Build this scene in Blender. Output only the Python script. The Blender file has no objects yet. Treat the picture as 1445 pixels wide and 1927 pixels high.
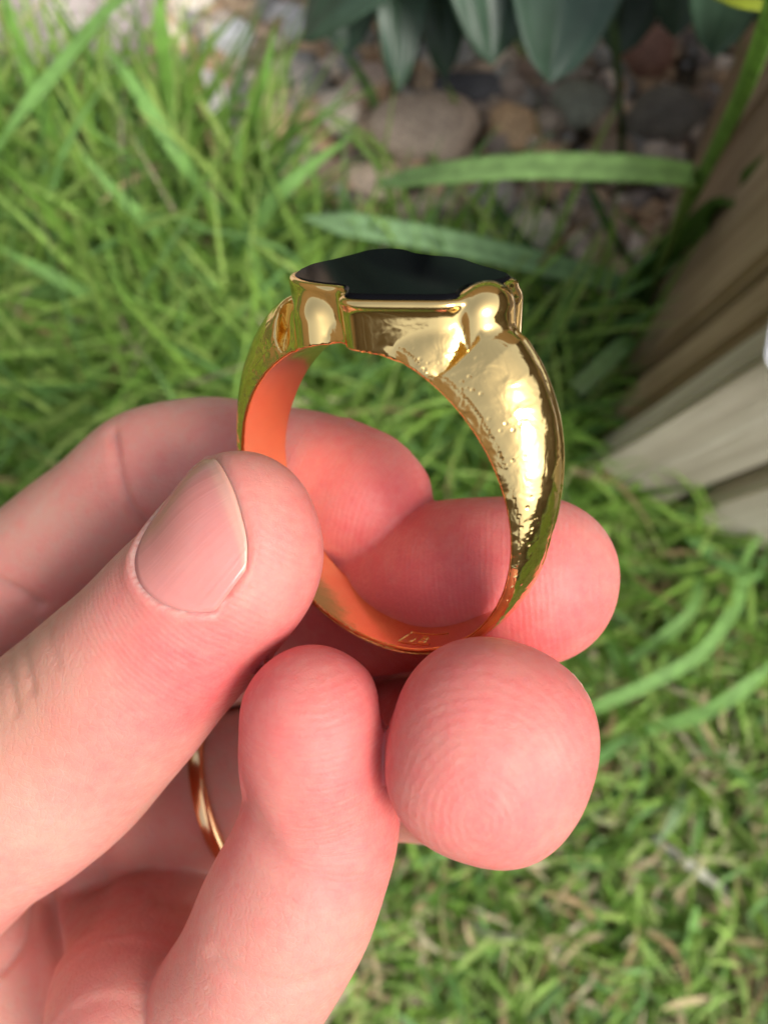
import bpy, bmesh, math, random
import numpy as np
from mathutils import Matrix, Vector, noise as mnoise

random.seed(7)
rng = np.random.default_rng(11)
S = bpy.context.scene
COL = S.collection

# ------------------------------------------------------------------ camera
FPX, PW, PH = 1600.0, 1445.0, 1927.0          # focal length and frame in photograph pixels
CAM_H = 0.262
zc = Vector((0.0446, 0.1313, 0.990)).normalized()      # world up seen from the camera (looks almost straight down)
xc = (Vector((1, 0, 0)) - zc * zc.x).normalized()
yc = zc.cross(xc)
M3 = Matrix((xc, yc, zc))                               # camera axes -> world axes
CAM = Vector((0, 0, CAM_H))
cam_d = bpy.data.cameras.new('camera')
cam = bpy.data.objects.new('camera', cam_d)
COL.objects.link(cam)
cam.matrix_world = Matrix.Translation(CAM) @ M3.to_4x4()
cam_d.sensor_fit = 'VERTICAL'
cam_d.sensor_height = 24.0
cam_d.lens = 24.0 * FPX / PH
cam_d.clip_start = 0.004
cam_d.clip_end = 500
cam_d.dof.use_dof = True
cam_d.dof.focus_distance = 0.0600
cam_d.dof.aperture_fstop = cam_d.lens / 1.0
S.camera = cam

# ------------------------------------------------------------------ light
SUN_EL, SUN_AZ = math.radians(56), math.radians(-38)    # azimuth from +X towards +Y
sd = Vector((math.cos(SUN_EL) * math.cos(SUN_AZ), math.cos(SUN_EL) * math.sin(SUN_AZ), math.sin(SUN_EL)))
world = bpy.data.worlds.new('World')
S.world = world
world.use_nodes = True
wn, wl = world.node_tree.nodes, world.node_tree.links
wn.clear()
sky = wn.new('ShaderNodeTexSky')
sky.sky_type = 'NISHITA'
sky.sun_disc = False
sky.sun_elevation = SUN_EL
sky.sun_rotation = math.pi / 2 - SUN_AZ
sky.air_density = 1.0
sky.dust_density = 4.0
sky.ozone_density = 1.0
hs = wn.new('ShaderNodeHueSaturation')
hs.inputs['Saturation'].default_value = 0.45            # thin bright overcast: a paler sky
bg = wn.new('ShaderNodeBackground')
bg.inputs['Strength'].default_value = 0.135
wo = wn.new('ShaderNodeOutputWorld')
wl.new(sky.outputs[0], hs.inputs['Color'])
wl.new(hs.outputs[0], bg.inputs[0])
wl.new(bg.outputs[0], wo.inputs[0])
sun_d = bpy.data.lights.new('sun', 'SUN')
sun_d.energy = 1.95
sun_d.angle = math.radians(24)
sun_d.color = (1.0, 0.95, 0.88)
sun = bpy.data.objects.new('sun', sun_d)
COL.objects.link(sun)
sun.rotation_euler = sd.to_track_quat('Z', 'Y').to_euler()
S.view_settings.view_transform = 'Standard'
S.view_settings.look = 'None'
S.view_settings.exposure = 0.84
S.view_settings.gamma = 1
S.view_settings.use_curve_mapping = False
S.render.engine = 'CYCLES'
S.cycles.max_bounces = 10
S.cycles.use_denoising = True

# ------------------------------------------------------------------ helpers
def tag(o, label=None, cat=None, group=None, kind=None):
    for k, v in (('label', label), ('category', cat), ('group', group), ('kind', kind)):
        if v:
            o[k] = v
    return o

def link(name, me, mat=None, parent=None):
    o = bpy.data.objects.new(name, me)
    COL.objects.link(o)
    if mat is not None and len(me.materials) == 0:
        me.materials.append(mat)
    if parent is not None:
        o.parent = parent
        o.matrix_parent_inverse = parent.matrix_world.inverted()
    return o

def empty(name, loc=(0, 0, 0)):
    o = bpy.data.objects.new(name, None)
    o.empty_display_size = 0.01
    COL.objects.link(o)
    o.location = loc
    bpy.context.view_layer.update()
    return o

def npmesh(name, V, F, smooth=True):
    """V (n,3), F (m,4) or (m,3) integer arrays -> mesh"""
    V = np.asarray(V, np.float32); F = np.asarray(F, np.int32)
    me = bpy.data.meshes.new(name)
    k = F.shape[1]
    me.vertices.add(len(V)); me.vertices.foreach_set('co', V.ravel())
    me.loops.add(F.size); me.loops.foreach_set('vertex_index', F.ravel())
    me.polygons.add(len(F)); me.polygons.foreach_set('loop_start', np.arange(0, F.size, k, dtype=np.int32))
    me.update(calc_edges=True)
    me.polygons.foreach_set('use_smooth', np.full(len(F), smooth, bool))
    me.validate()
    return me

def add_attr(me, name, vals):
    vals = np.asarray(vals, np.float32)
    if vals.ndim == 1:
        a = me.attributes.new(name, 'FLOAT', 'POINT'); a.data.foreach_set('value', vals)
    else:
        if vals.shape[1] == 3:
            vals = np.concatenate([vals, np.ones((len(vals), 1), np.float32)], 1)
        a = me.attributes.new(name, 'FLOAT_COLOR', 'POINT'); a.data.foreach_set('color', vals.ravel())

M3n = np.array(M3); CAMn = np.array(CAM)
def cam2world(P):
    """millimetres in the camera's frame -> metres in the world"""
    return CAMn + (np.atleast_2d(P) * 0.001) @ M3n.T

def hp(px, py, d):
    """a point of the hand: where the photograph shows it and how far (mm) beyond the ring"""
    z = 64.0 + d
    return np.array([(px - PW / 2) / FPX * z, -(py - PH / 2) / FPX * z, -z])

def gp(px, py, h=0.0):
    """a point of the garden: seen at a pixel, h metres above the ground"""
    d = M3n @ np.array([(px - PW / 2) / FPX, -(py - PH / 2) / FPX, -1.0])
    t = (h - CAM_H) / d[2]
    return CAMn + d * t

def mat(name):
    m = bpy.data.materials.new(name)
    m.use_nodes = True
    nt = m.node_tree
    return m, nt, nt.nodes['Principled BSDF']

def nd(nt, typ, **kw):
    n = nt.nodes.new(typ)
    for k, v in kw.items():
        if k in n.inputs.keys():
            n.inputs[k].default_value = v
        else:
            setattr(n, k, v)
    return n

def coords(nt, scale, kind='Object'):
    tc = nt.nodes.new('ShaderNodeTexCoord')
    mp = nt.nodes.new('ShaderNodeMapping')
    mp.inputs['Scale'].default_value = scale if hasattr(scale, '__len__') else (scale,) * 3
    nt.links.new(tc.outputs[kind], mp.inputs[0])
    return mp.outputs[0]

def ramp(nt, fac, stops, interp='LINEAR'):
    r = nt.nodes.new('ShaderNodeValToRGB')
    r.color_ramp.interpolation = interp
    e = r.color_ramp.elements
    while len(e) < len(stops):
        e.new(0.5)
    for i, (p, c) in enumerate(stops):
        e[i].position = p
        e[i].color = (*c, 1) if hasattr(c, '__len__') else (c, c, c, 1)
    nt.links.new(fac, r.inputs[0])
    return r.outputs[0]

def mixc(nt, fac, a, b, mode='MIX'):
    m = nt.nodes.new('ShaderNodeMix')
    m.data_type = 'RGBA'; m.blend_type = mode
    for sock, v in ((m.inputs[0], fac), (m.inputs[6], a), (m.inputs[7], b)):
        if isinstance(v, bpy.types.NodeSocket):
            nt.links.new(v, sock)
        else:
            sock.default_value = v if not hasattr(v, '__len__') else (*v[:3], 1)
    return m.outputs[2]

def math_n(nt, op, a, b=None):
    m = nt.nodes.new('ShaderNodeMath'); m.operation = op
    for i, v in enumerate((a, b)):
        if v is None: continue
        if isinstance(v, bpy.types.NodeSocket): nt.links.new(v, m.inputs[i])
        else: m.inputs[i].default_value = v
    return m.outputs[0]

def attr(nt, name, out='Fac'):
    a = nt.nodes.new('ShaderNodeAttribute'); a.attribute_name = name
    return a.outputs[out]

def bump(nt, height, dist, strength=1.0, normal=None):
    b = nt.nodes.new('ShaderNodeBump')
    b.inputs['Distance'].default_value = dist
    b.inputs['Strength'].default_value = strength
    nt.links.new(height, b.inputs['Height'])
    if normal is not None: nt.links.new(normal, b.inputs['Normal'])
    return b.outputs[0]

# ------------------------------------------------------------------ materials
def mat_skin():
    m, nt, b = mat('skin')
    L = nt.links
    c1 = coords(nt, 1000.0)
    big = nd(nt, 'ShaderNodeTexNoise', Scale=0.16, Detail=4.0, Roughness=0.6); L.new(c1, big.inputs[0])
    mot = nd(nt, 'ShaderNodeTexNoise', Scale=0.9, Detail=5.0, Roughness=0.65); L.new(c1, mot.inputs[0])
    f = math_n(nt, 'ADD', attr(nt, 'redness'), math_n(nt, 'MULTIPLY', math_n(nt, 'SUBTRACT', big.outputs[0], 0.5), 0.75))
    f = math_n(nt, 'ADD', f, math_n(nt, 'MULTIPLY', math_n(nt, 'SUBTRACT', mot.outputs[0], 0.5), 0.6))
    base = ramp(nt, f, [(0.0, (0.53, 0.315, 0.243)), (0.35, (0.60, 0.250, 0.205)), (0.75, (0.62, 0.172, 0.156)), (1.0, (0.60, 0.122, 0.120))])
    dry = attr(nt, 'dry')
    base = mixc(nt, dry, base, (0.55, 0.30, 0.20))
    flake = nd(nt, 'ShaderNodeTexNoise', Scale=2.2, Detail=3.0); L.new(c1, flake.inputs[0])
    base = mixc(nt, math_n(nt, 'MULTIPLY', attr(nt, 'cuticle'), ramp(nt, flake.outputs[0], [(0.35, 0.14), (0.62, 0.42)])), base, (0.80, 0.60, 0.52))
    L.new(base, b.inputs['Base Color'])
    b.inputs['Roughness'].default_value = 0.46
    rr = ramp(nt, mot.outputs[0], [(0.3, 0.34), (0.7, 0.52)]); L.new(rr, b.inputs['Roughness'])
    b.inputs['IOR'].default_value = 1.4
    b.inputs['Specular IOR Level'].default_value = 0.42
    b.subsurface_method = 'RANDOM_WALK'
    b.inputs['Subsurface Weight'].default_value = 0.75
    b.inputs['Subsurface Radius'].default_value = (1.0, 0.30, 0.18)
    b.inputs['Subsurface Scale'].default_value = 0.0019
    # friction ridges run across the finger pads, fine criss-cross lines elsewhere
    s = attr(nt, 'along')
    wob = nd(nt, 'ShaderNodeTexNoise', Scale=0.28, Detail=2.0); L.new(c1, wob.inputs[0])
    ph = math_n(nt, 'ADD', math_n(nt, 'MULTIPLY', s, 13.5), math_n(nt, 'MULTIPLY', wob.outputs[0], 8.0))
    rid = math_n(nt, 'SINE', ph)
    rid = math_n(nt, 'MULTIPLY', rid, attr(nt, 'ridges'))
    vor = nd(nt, 'ShaderNodeTexVoronoi', Scale=1.5, feature='DISTANCE_TO_EDGE'); 
    wc = nd(nt, 'ShaderNodeTexNoise', Scale=0.9, Detail=3.0); L.new(c1, wc.inputs[0])
    wmix = mixc(nt, 0.8, c1, wc.outputs['Color'], 'ADD'); L.new(wmix, vor.inputs[0])
    cells = ramp(nt, vor.outputs['Distance'], [(0.0, 0.0), (0.12, 1.0)])
    fine = nd(nt, 'ShaderNodeTexNoise', Scale=3.2, Detail=6.0, Roughness=0.7); L.new(c1, fine.inputs[0])
    n1 = bump(nt, rid, 0.000019, 0.36)
    cells = math_n(nt, 'MAXIMUM', cells, math_n(nt, 'MULTIPLY', attr(nt, 'ridges'), 0.85))
    n2 = bump(nt, cells, 0.00006, 0.26, n1)
    n3 = bump(nt, fine.outputs[0], 0.00014, 0.44, n2)
    n4 = bump(nt, mot.outputs[0], 0.0004, 0.16, n3)
    L.new(n4, b.inputs['Normal'])
    return m

def mat_nail():
    m, nt, b = mat('nail')
    L = nt.links
    c1 = coords(nt, 1000.0)
    n = nd(nt, 'ShaderNodeTexNoise', Scale=0.35, Detail=4.0); L.new(c1, n.inputs[0])
    base = mixc(nt, n.outputs[0], (0.58, 0.20, 0.18), (0.62, 0.25, 0.215))
    base = mixc(nt, attr(nt, 'free_edge'), base, (0.68, 0.40, 0.29))
    L.new(base, b.inputs['Base Color'])
    b.inputs['Roughness'].default_value = 0.27
    b.inputs['Subsurface Weight'].default_value = 0.5
    b.inputs['Subsurface Radius'].default_value = (1.0, 0.35, 0.22)
    b.inputs['Subsurface Scale'].default_value = 0.0012
    st = nd(nt, 'ShaderNodeTexNoise', Scale=1.0, Detail=4.0)
    a = attr(nt, 'across')
    cv = nt.nodes.new('ShaderNodeCombineXYZ'); L.new(math_n(nt, 'MULTIPLY', a, 26.0), cv.inputs[0]); L.new(cv.outputs[0], st.inputs[0])
    nn = bump(nt, st.outputs[0], 0.00012, 0.35)
    L.new(nn, b.inputs['Normal'])
    return m

def mat_gold(name, col, rough, pits, var=(0.6, 1.9)):
    m, nt, b = mat(name)
    L = nt.links
    c1 = coords(nt, 1000.0)
    b.inputs['Metallic'].default_value = 1.0
    n0 = nd(nt, 'ShaderNodeTexNoise', Scale=0.5, Detail=4.0); L.new(c1, n0.inputs[0])
    base = mixc(nt, n0.outputs[0], col, tuple(c * 0.9 for c in col))
    L.new(base, b.inputs['Base Color'])
    scr = nd(nt, 'ShaderNodeTexNoise', Scale=3.0, Detail=6.0, Roughness=0.7); L.new(c1, scr.inputs[0])
    rr = ramp(nt, scr.outputs[0], [(0.35, rough * var[0]), (0.7, rough * var[1])]); L.new(rr, b.inputs['Roughness'])
    # hammered dents and casting pits
    ham = nd(nt, 'ShaderNodeTexNoise', Scale=0.7, Detail=2.0, Roughness=0.45, Distortion=0.6); L.new(c1, ham.inputs[0])
    v = nd(nt, 'ShaderNodeTexVoronoi', Scale=1.5, Randomness=1.0); L.new(c1, v.inputs[0])
    pit = ramp(nt, v.outputs['Distance'], [(0.10, 0.0), (0.26, 1.0)])
    msk = nd(nt, 'ShaderNodeTexNoise', Scale=0.28, Detail=2.0); L.new(c1, msk.inputs[0])
    pm = math_n(nt, 'MULTIPLY', pit, math_n(nt, 'MULTIPLY', ramp(nt, msk.outputs[0], [(0.40, 0.15), (0.60, 1.0)]), attr(nt, 'rim')))
    n1 = bump(nt, ham.outputs[0], 0.00022 * pits, 0.55)
    n2 = bump(nt, pm, 0.00006 * pits, 0.6, n1)
    n3 = bump(nt, scr.outputs[0], 0.00002 * min(1, pits), 0.3, n2)
    L.new(n3, b.inputs['Normal'])
    return m

def mat_onyx():
    m, nt, b = mat('black_onyx')
    c1 = coords(nt, 1000.0)
    n = nd(nt, 'ShaderNodeTexNoise', Scale=9.0, Detail=2.0); nt.links.new(c1, n.inputs[0])
    dust = ramp(nt, n.outputs[0], [(0.76, (0.004, 0.004, 0.005)), (0.80, (0.16, 0.16, 0.16))])
    nt.links.new(dust, b.inputs['Base Color'])
    b.inputs['Roughness'].default_value = 0.06
    b.inputs['IOR'].default_value = 1.2
    b.inputs['Specular IOR Level'].default_value = 0.12
    return m

def mat_leafy(name, attrname='col', trans=0.35, rough=0.5, spec=0.4, scale=300.0):
    """blades and leaves coloured per plant by an attribute, light passing through"""
    m, nt, b = mat(name)
    L = nt.links
    c = attr(nt, attrname, 'Color')
    nz = nd(nt, 'ShaderNodeTexNoise', Scale=1.0, Detail=3.0); L.new(coords(nt, scale), nz.inputs[0])
    k = ramp(nt, nz.outputs[0], [(0.25, 0.72), (0.75, 1.25)])
    col = mixc(nt, 1.0, c, k, 'MULTIPLY')
    L.new(col, b.inputs['Base Color'])
    b.inputs['Roughness'].default_value = rough
    b.inputs['Specular IOR Level'].default_value = spec
    tr = nt.nodes.new('ShaderNodeBsdfTranslucent'); L.new(mixc(nt, 1.0, col, (1.15, 1.25, 0.55), 'MULTIPLY'), tr.inputs[0])
    mx = nt.nodes.new('ShaderNodeMixShader'); mx.inputs[0].default_value = trans
    L.new(b.outputs[0], mx.inputs[1]); L.new(tr.outputs[0], mx.inputs[2])
    L.new(mx.outputs[0], nt.nodes['Material Output'].inputs[0])
    return m

def mat_ground():
    m, nt, b = mat('soil')
    L = nt.links
    c1 = coords(nt, 1.0)
    n = nd(nt, 'ShaderNodeTexNoise', Scale=90.0, Detail=7.0, Roughness=0.7); L.new(c1, n.inputs[0])
    big = nd(nt, 'ShaderNodeTexNoise', Scale=4.0, Detail=3.0); L.new(c1, big.inputs[0])
    soil = ramp(nt, n.outputs[0], [(0.3, (0.035, 0.024, 0.014)), (0.55, (0.10, 0.075, 0.045)), (0.75, (0.22, 0.17, 0.10))])
    far = ramp(nt, n.outputs[0], [(0.3, (0.03, 0.06, 0.015)), (0.7, (0.07, 0.11, 0.03))])
    geo = nt.nodes.new('ShaderNodeNewGeometry')
    ln = nd(nt, 'ShaderNodeVectorMath', operation='LENGTH'); L.new(geo.outputs['Position'], ln.inputs[0])
    away = ramp(nt, ln.outputs['Value'], [(0.35, 0.0), (0.7, 1.0)])
    L.new(mixc(nt, away, soil, far), b.inputs['Base Color'])
    b.inputs['Roughness'].default_value = 0.95
    L.new(bump(nt, n.outputs[0], 0.006, 0.8), b.inputs['Normal'])
    return m

def mat_stone(name, c_lo, c_hi, speck=0.4):
    m, nt, b = mat(name)
    L = nt.links
    c1 = coords(nt, 1.0)
    n = nd(nt, 'ShaderNodeTexNoise', Scale=70.0, Detail=6.0, Roughness=0.65); L.new(c1, n.inputs[0])
    sp = nd(nt, 'ShaderNodeTexNoise', Scale=700.0, Detail=3.0); L.new(c1, sp.inputs[0])
    base = ramp(nt, n.outputs[0], [(0.3, c_lo), (0.7, c_hi)])
    k = ramp(nt, sp.outputs[0], [(0.35, 1.0 - speck), (0.65, 1.0 + speck * 0.5)])
    L.new(mixc(nt, 1.0, base, k, 'MULTIPLY'), b.inputs['Base Color'])
    b.inputs['Roughness'].default_value = 0.75
    L.new(bump(nt, n.outputs[0], 0.0012, 0.5), b.inputs['Normal'])
    return m

def mat_gravel():
    m, nt, b = mat('gravel')
    L = nt.links
    c = attr(nt, 'col', 'Color')
    n = nd(nt, 'ShaderNodeTexNoise', Scale=400.0, Detail=5.0); L.new(coords(nt, 1.0), n.inputs[0])
    k = ramp(nt, n.outputs[0], [(0.3, 0.6), (0.7, 1.25)])
    L.new(mixc(nt, 1.0, c, k, 'MULTIPLY'), b.inputs['Base Color'])
    b.inputs['Roughness'].default_value = 0.85
    return m

def mat_wood(name, c_dark, c_mid, c_light):
    m, nt, b = mat(name)
    L = nt.links
    oi = nt.nodes.new('ShaderNodeObjectInfo')
    tc = nt.nodes.new('ShaderNodeTexCoord')
    off = nd(nt, 'ShaderNodeVectorMath', operation='ADD')
    sc = nd(nt, 'ShaderNodeVectorMath', operation='SCALE'); sc.inputs['Scale'].default_value = 3.0
    cmb = nt.nodes.new('ShaderNodeCombineXYZ'); L.new(oi.outputs['Random'], cmb.inputs[0]); L.new(oi.outputs['Random'], cmb.inputs[2])
    L.new(cmb.outputs[0], sc.inputs[0]); L.new(tc.outputs['Object'], off.inputs[0]); L.new(sc.outputs[0], off.inputs[1])
    mp = nt.nodes.new('ShaderNodeMapping'); mp.inputs['Scale'].default_value = (260, 260, 9); L.new(off.outputs[0], mp.inputs[0])
    n = nd(nt, 'ShaderNodeTexNoise', Scale=1.0, Detail=7.0, Roughness=0.65, Distortion=0.6); L.new(mp.outputs[0], n.inputs[0])
    st = nd(nt, 'ShaderNodeTexNoise', Scale=28.0, Detail=4.0); L.new(off.outputs[0], st.inputs[0])
    base = ramp(nt, n.outputs[0], [(0.28, c_dark), (0.5, c_mid), (0.72, c_light)])
    base = mixc(nt, ramp(nt, st.outputs[0], [(0.45, 0.0), (0.75, 0.7)]), base, c_dark)
    L.new(base, b.inputs['Base Color'])
    b.inputs['Roughness'].default_value = 0.8
    L.new(bump(nt, n.outputs[0], 0.0008, 0.7), b.inputs['Normal'])
    return m

def mat_plain(name, col, rough=0.6, metal=0.0):
    m, nt, b = mat(name)
    n = nd(nt, 'ShaderNodeTexNoise', Scale=150.0, Detail=4.0); nt.links.new(coords(nt, 1.0), n.inputs[0])
    nt.links.new(mixc(nt, n.outputs[0], tuple(c * 0.88 for c in col), col), b.inputs['Base Color'])
    b.inputs['Roughness'].default_value = rough
    b.inputs['Metallic'].default_value = metal
    return m

SKIN, NAIL = mat_skin(), mat_nail()
GOLD = mat_gold('yellow_gold', (0.96, 0.68, 0.27), 0.075, 1.0)
GOLD_IN = mat_gold('finger_tinted_gold', (0.97, 0.61, 0.31), 0.17, 0.15, (0.85, 1.2))  # orange reflection of the fingers is put into this gold's colour
GOLD_BEZEL = mat_gold('smooth_gold', (0.96, 0.68, 0.27), 0.06, 0.08)
ONYX = mat_onyx()
GRASS = mat_leafy('grass', trans=0.26, rough=0.55, spec=0.2)
LEAF = mat_leafy('leaf', trans=0.10, rough=0.42, spec=0.5, scale=120.0)
SOIL, GRAVEL = mat_ground(), mat_gravel()

# ================================================================== setting
# ---- ground: one sheet with a gentle unevenness near the camera
def build_ground():
    xs = np.concatenate([[-60, -20, -6, -2.5, -1.2], np.linspace(-0.7, 0.7, 71), [1.2, 2.5, 6, 20, 60]])
    n = len(xs)
    X, Y = np.meshgrid(xs, xs, indexing='ij')
    Z = np.zeros_like(X)
    for i in range(n):
        for j in range(n):
            if abs(X[i, j]) < 0.8 and abs(Y[i, j]) < 0.8:
                Z[i, j] = 0.004 * mnoise.noise((X[i, j] * 18, Y[i, j] * 18, 0)) - 0.001
    idx = np.arange(n * n).reshape(n, n)
    F = np.stack([idx[:-1, :-1], idx[1:, :-1], idx[1:, 1:], idx[:-1, 1:]], -1).reshape(-1, 4)
    o = link('ground', npmesh('ground', np.stack([X, Y, Z], -1).reshape(-1, 3), F), SOIL)
    tag(o, 'bare brown soil under the lawn and the stones', kind='structure')
build_ground()

def px_of(P):
    """world points (n,3) -> photograph pixels"""
    q = (np.asarray(P) - CAMn) @ M3n
    return np.stack([PW / 2 + FPX * q[:, 0] / -q[:, 2], PH / 2 - FPX * q[:, 1] / -q[:, 2]], 1)

def poly_mask(pts, poly):
    x, y = pts[:, 0], pts[:, 1]
    ins = np.zeros(len(pts), bool)
    n = len(poly)
    for i in range(n):
        x0, y0 = poly[i]; x1, y1 = poly[(i + 1) % n]
        c = ((y0 > y) != (y1 > y)) & (x < (x1 - x0) * (y - y0) / (y1 - y0 + 1e-12) + x0)
        ins ^= c
    return ins

# the stony bed, as an outline on the ground
BED = np.array([gp(*p)[:2] for p in ((60, -700), (180, 60), (330, 200), (430, 330), (580, 400), (690, 500), (900, 560), (1080, 640), (1120, 760), (1400, 500), (1700, -700))])
PATH_C = gp(90, 60)[:2]

# ---- pale paving slab at the far left, beyond the long grass
def build_slab():
    pts = [gp(-900, 330), gp(265, 210), gp(330, -40), gp(360, -900), gp(-900, -900)]
    bm = bmesh.new()
    vs = [bm.verts.new((p[0], p[1], 0.0)) for p in pts]
    f = bm.faces.new(vs)
    r = bmesh.ops.extrude_face_region(bm, geom=[f])
    bmesh.ops.translate(bm, verts=[v for v in r['geom'] if isinstance(v, bmesh.types.BMVert)], vec=(0, 0, 0.012))
    bmesh.ops.recalc_face_normals(bm, faces=bm.faces[:])
    bmesh.ops.bevel(bm, geom=bm.edges[:], offset=0.003, segments=2, affect='EDGES')
    me = bpy.data.meshes.new('path'); bm.to_mesh(me); bm.free()
    o = link('path', me, mat_stone('pale_concrete', (0.36, 0.30, 0.28), (0.55, 0.48, 0.45), 0.5))
    tag(o, 'pale pinkish concrete path edge behind the long grass', kind='structure')
build_slab()

# ---- stones
def stone_mesh(name, rx, ry, rz, seed, sub=3):
    bm = bmesh.new()
    bmesh.ops.create_icosphere(bm, subdivisions=sub, radius=1.0)
    for v in bm.verts:
        n = mnoise.noise(v.co * 1.1 + Vector((seed * 3.1, seed, 0))) * 0.22 + mnoise.noise(v.co * 2.6 + Vector((seed, 0, 7))) * 0.07
        v.co *= 1 + n
        v.co.x *= rx; v.co.y *= ry; v.co.z *= rz
    for f in bm.faces: f.smooth = True
    me = bpy.data.meshes.new(name); bm.to_mesh(me); bm.free()
    return me

PX = 1.0 / 6.1e3                                    # metres per photograph pixel on the ground
PEBBLES = [  # px, py, half width, half height (px), turn, dark, light colour, label
    (800, 258, 112, 78, 0, (.17, .13, .10), (.30, .24, .19), 'large taupe cobble behind the pale folded leaf'),
    (1003, 442, 62, 48, 10, (.28, .24, .17), (.44, .39, .29), 'round pale buff pebble between the two pale green leaves'),
    (440, 85, 47, 46, 30, (.45, .41, .37), (.66, .61, .55), 'small whitish pebble at the edge of the long grass'),
    (552, 52, 62, 42, -20, (.26, .24, .22), (.42, .40, .36), 'mid grey pebble beside the whitish pebble'),
    (880, 172, 92, 36, 5, (.018, .018, .022), (.05, .05, .055), 'flat charcoal stone under the drooping leaves'),
    (690, 165, 52, 42, 15, (.20, .15, .12), (.34, .26, .21), 'brownish pebble left of the charcoal stone'),
    (962, 250, 58, 48, -30, (.20, .13, .07), (.36, .25, .15), 'tan pebble right of the large taupe cobble'),
    (1088, 205, 60, 52, 0, (.10, .11, .09), (.19, .20, .16), 'grey green pebble below the broad leaf tip'),
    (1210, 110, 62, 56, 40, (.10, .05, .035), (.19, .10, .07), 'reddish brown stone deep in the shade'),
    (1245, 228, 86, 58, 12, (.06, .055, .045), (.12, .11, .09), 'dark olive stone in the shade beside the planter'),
    (635, 222, 44, 50, 0, (.30, .22, .18), (.46, .36, .30), 'pinkish pebble at the left end of the bed'),
    (1025, 308, 46, 36, 30, (.26, .16, .09), (.42, .28, .17), 'orange tan pebble just above the folded leaf'),
    (705, 348, 62, 36, -12, (.22, .17, .13), (.37, .29, .23), 'flat brown pebble under the tip of the folded leaf'),
    (925, 382, 52, 40, 20, (.19, .17, .16), (.32, .29, .27), 'greyish pebble between the two pale leaves'),
    (1050, 362, 38, 28, 0, (.24, .15, .09), (.38, .26, .17), 'little rust coloured pebble under the folded leaf'),
    (800, 400, 66, 36, 8, (.20, .16, .12), (.33, .27, .21), 'flat taupe stone left of the greyish pebble'),
    (395, 190, 38, 62, 8, (.36, .29, .26), (.55, .46, .42), 'tall pinkish grey stone behind the grass blades'),
    (1150, 300, 46, 40, 0, (.12, .09, .06), (.22, .17, .12), 'brown pebble beside the thin upright blade'),
    (560, 145, 56, 36, -10, (.22, .19, .16), (.36, .32, .28), 'grey brown pebble below the mid grey pebble'),
    (360, 20, 56, 40, 20, (.38, .27, .20), (.55, .42, .33), 'light tan stone at the top edge left of the whitish pebble'),
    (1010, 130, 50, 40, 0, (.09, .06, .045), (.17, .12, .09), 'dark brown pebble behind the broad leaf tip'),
    (880, 470, 50, 34, 0, (.15, .12, .09), (.26, .21, .16), 'small brown stone below the flat taupe stone'),
    (1120, 420, 40, 34, 25, (.12, .10, .08), (.22, .18, .14), 'dull brown pebble right of the pale buff pebble'),
]
for i, (px, py, a, bb, rot, c0, c1_, lab) in enumerate(PEBBLES):
    p = gp(px, py)
    rz = min(a, bb) * PX * 0.72
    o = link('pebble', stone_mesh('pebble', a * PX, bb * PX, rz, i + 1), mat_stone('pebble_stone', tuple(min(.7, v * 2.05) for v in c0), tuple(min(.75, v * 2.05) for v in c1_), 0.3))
    o.location = (p[0], p[1], rz * 0.45)
    o.rotation_euler = (0, 0, math.radians(rot))
    tag(o, lab, 'pebble', 'pebbles in the stony bed')

def build_gravel():
    bm = bmesh.new(); bmesh.ops.create_icosphere(bm, subdivisions=1, radius=1.0)
    base = np.array([v.co for v in bm.verts]); tri = np.array([[v.index for v in f.verts] for f in bm.faces]); bm.free()
    lo, hi = BED.min(0), BED.max(0)
    lo = np.maximum(lo, (-0.3, -0.3)); hi = np.minimum(hi, (0.45, 0.4))
    P = rng.uniform(lo, hi, (5200, 2))
    P = P[poly_mask(P, BED)]
    n = len(P)
    sc = rng.uniform(0.0016, 0.0058, n)[:, None] * rng.uniform(0.7, 1.3, (n, 3))
    th = rng.uniform(0, 6.28, n)
    V = base[None] * sc[:, None, :] * (1 + rng.normal(0, 0.13, (n, len(base), 1)))
    c, s = np.cos(th)[:, None], np.sin(th)[:, None]
    X = V[..., 0] * c - V[..., 1] * s; Y = V[..., 0] * s + V[..., 1] * c
    V = np.stack([X + P[:, :1], Y + P[:, 1:], V[..., 2] * 0.8 + sc[:, 2:] * 0.3], -1)
    pal = 1.6 * np.array([(.36, .26, .17), (.24, .18, .13), (.42, .35, .28), (.16, .13, .11), (.30, .20, .12), (.22, .21, .19)])
    C = pal[rng.integers(0, len(pal), n)] * rng.uniform(0.6, 1.2, (n, 1))
    F = (tri[None] + (np.arange(n) * len(base))[:, None, None]).reshape(-1, 3)
    me = npmesh('gravel', V.reshape(-1, 3), F)
    add_attr(me, 'col', np.repeat(C, len(base), 0))
    tag(link('gravel', me, GRAVEL), 'fine brown and tan gravel between the larger pebbles', kind='stuff')
build_gravel()

# ---- blades
def catmull(P, n):
    P = np.asarray(P, float)
    Q = np.concatenate([[2 * P[0] - P[1]], P, [2 * P[-1] - P[-2]]])
    out = []
    for i in range(1, len(Q) - 2):
        t = np.linspace(0, 1, n, endpoint=False)[:, None]
        a, b, c, d = Q[i - 1], Q[i], Q[i + 1], Q[i + 2]
        out.append(0.5 * (2 * b + (c - a) * t + (2 * a - 5 * b + 4 * c - d) * t ** 2 + (3 * b - a - 3 * c + d) * t ** 3))
    out.append(P[-1:])
    return np.concatenate(out)

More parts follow.
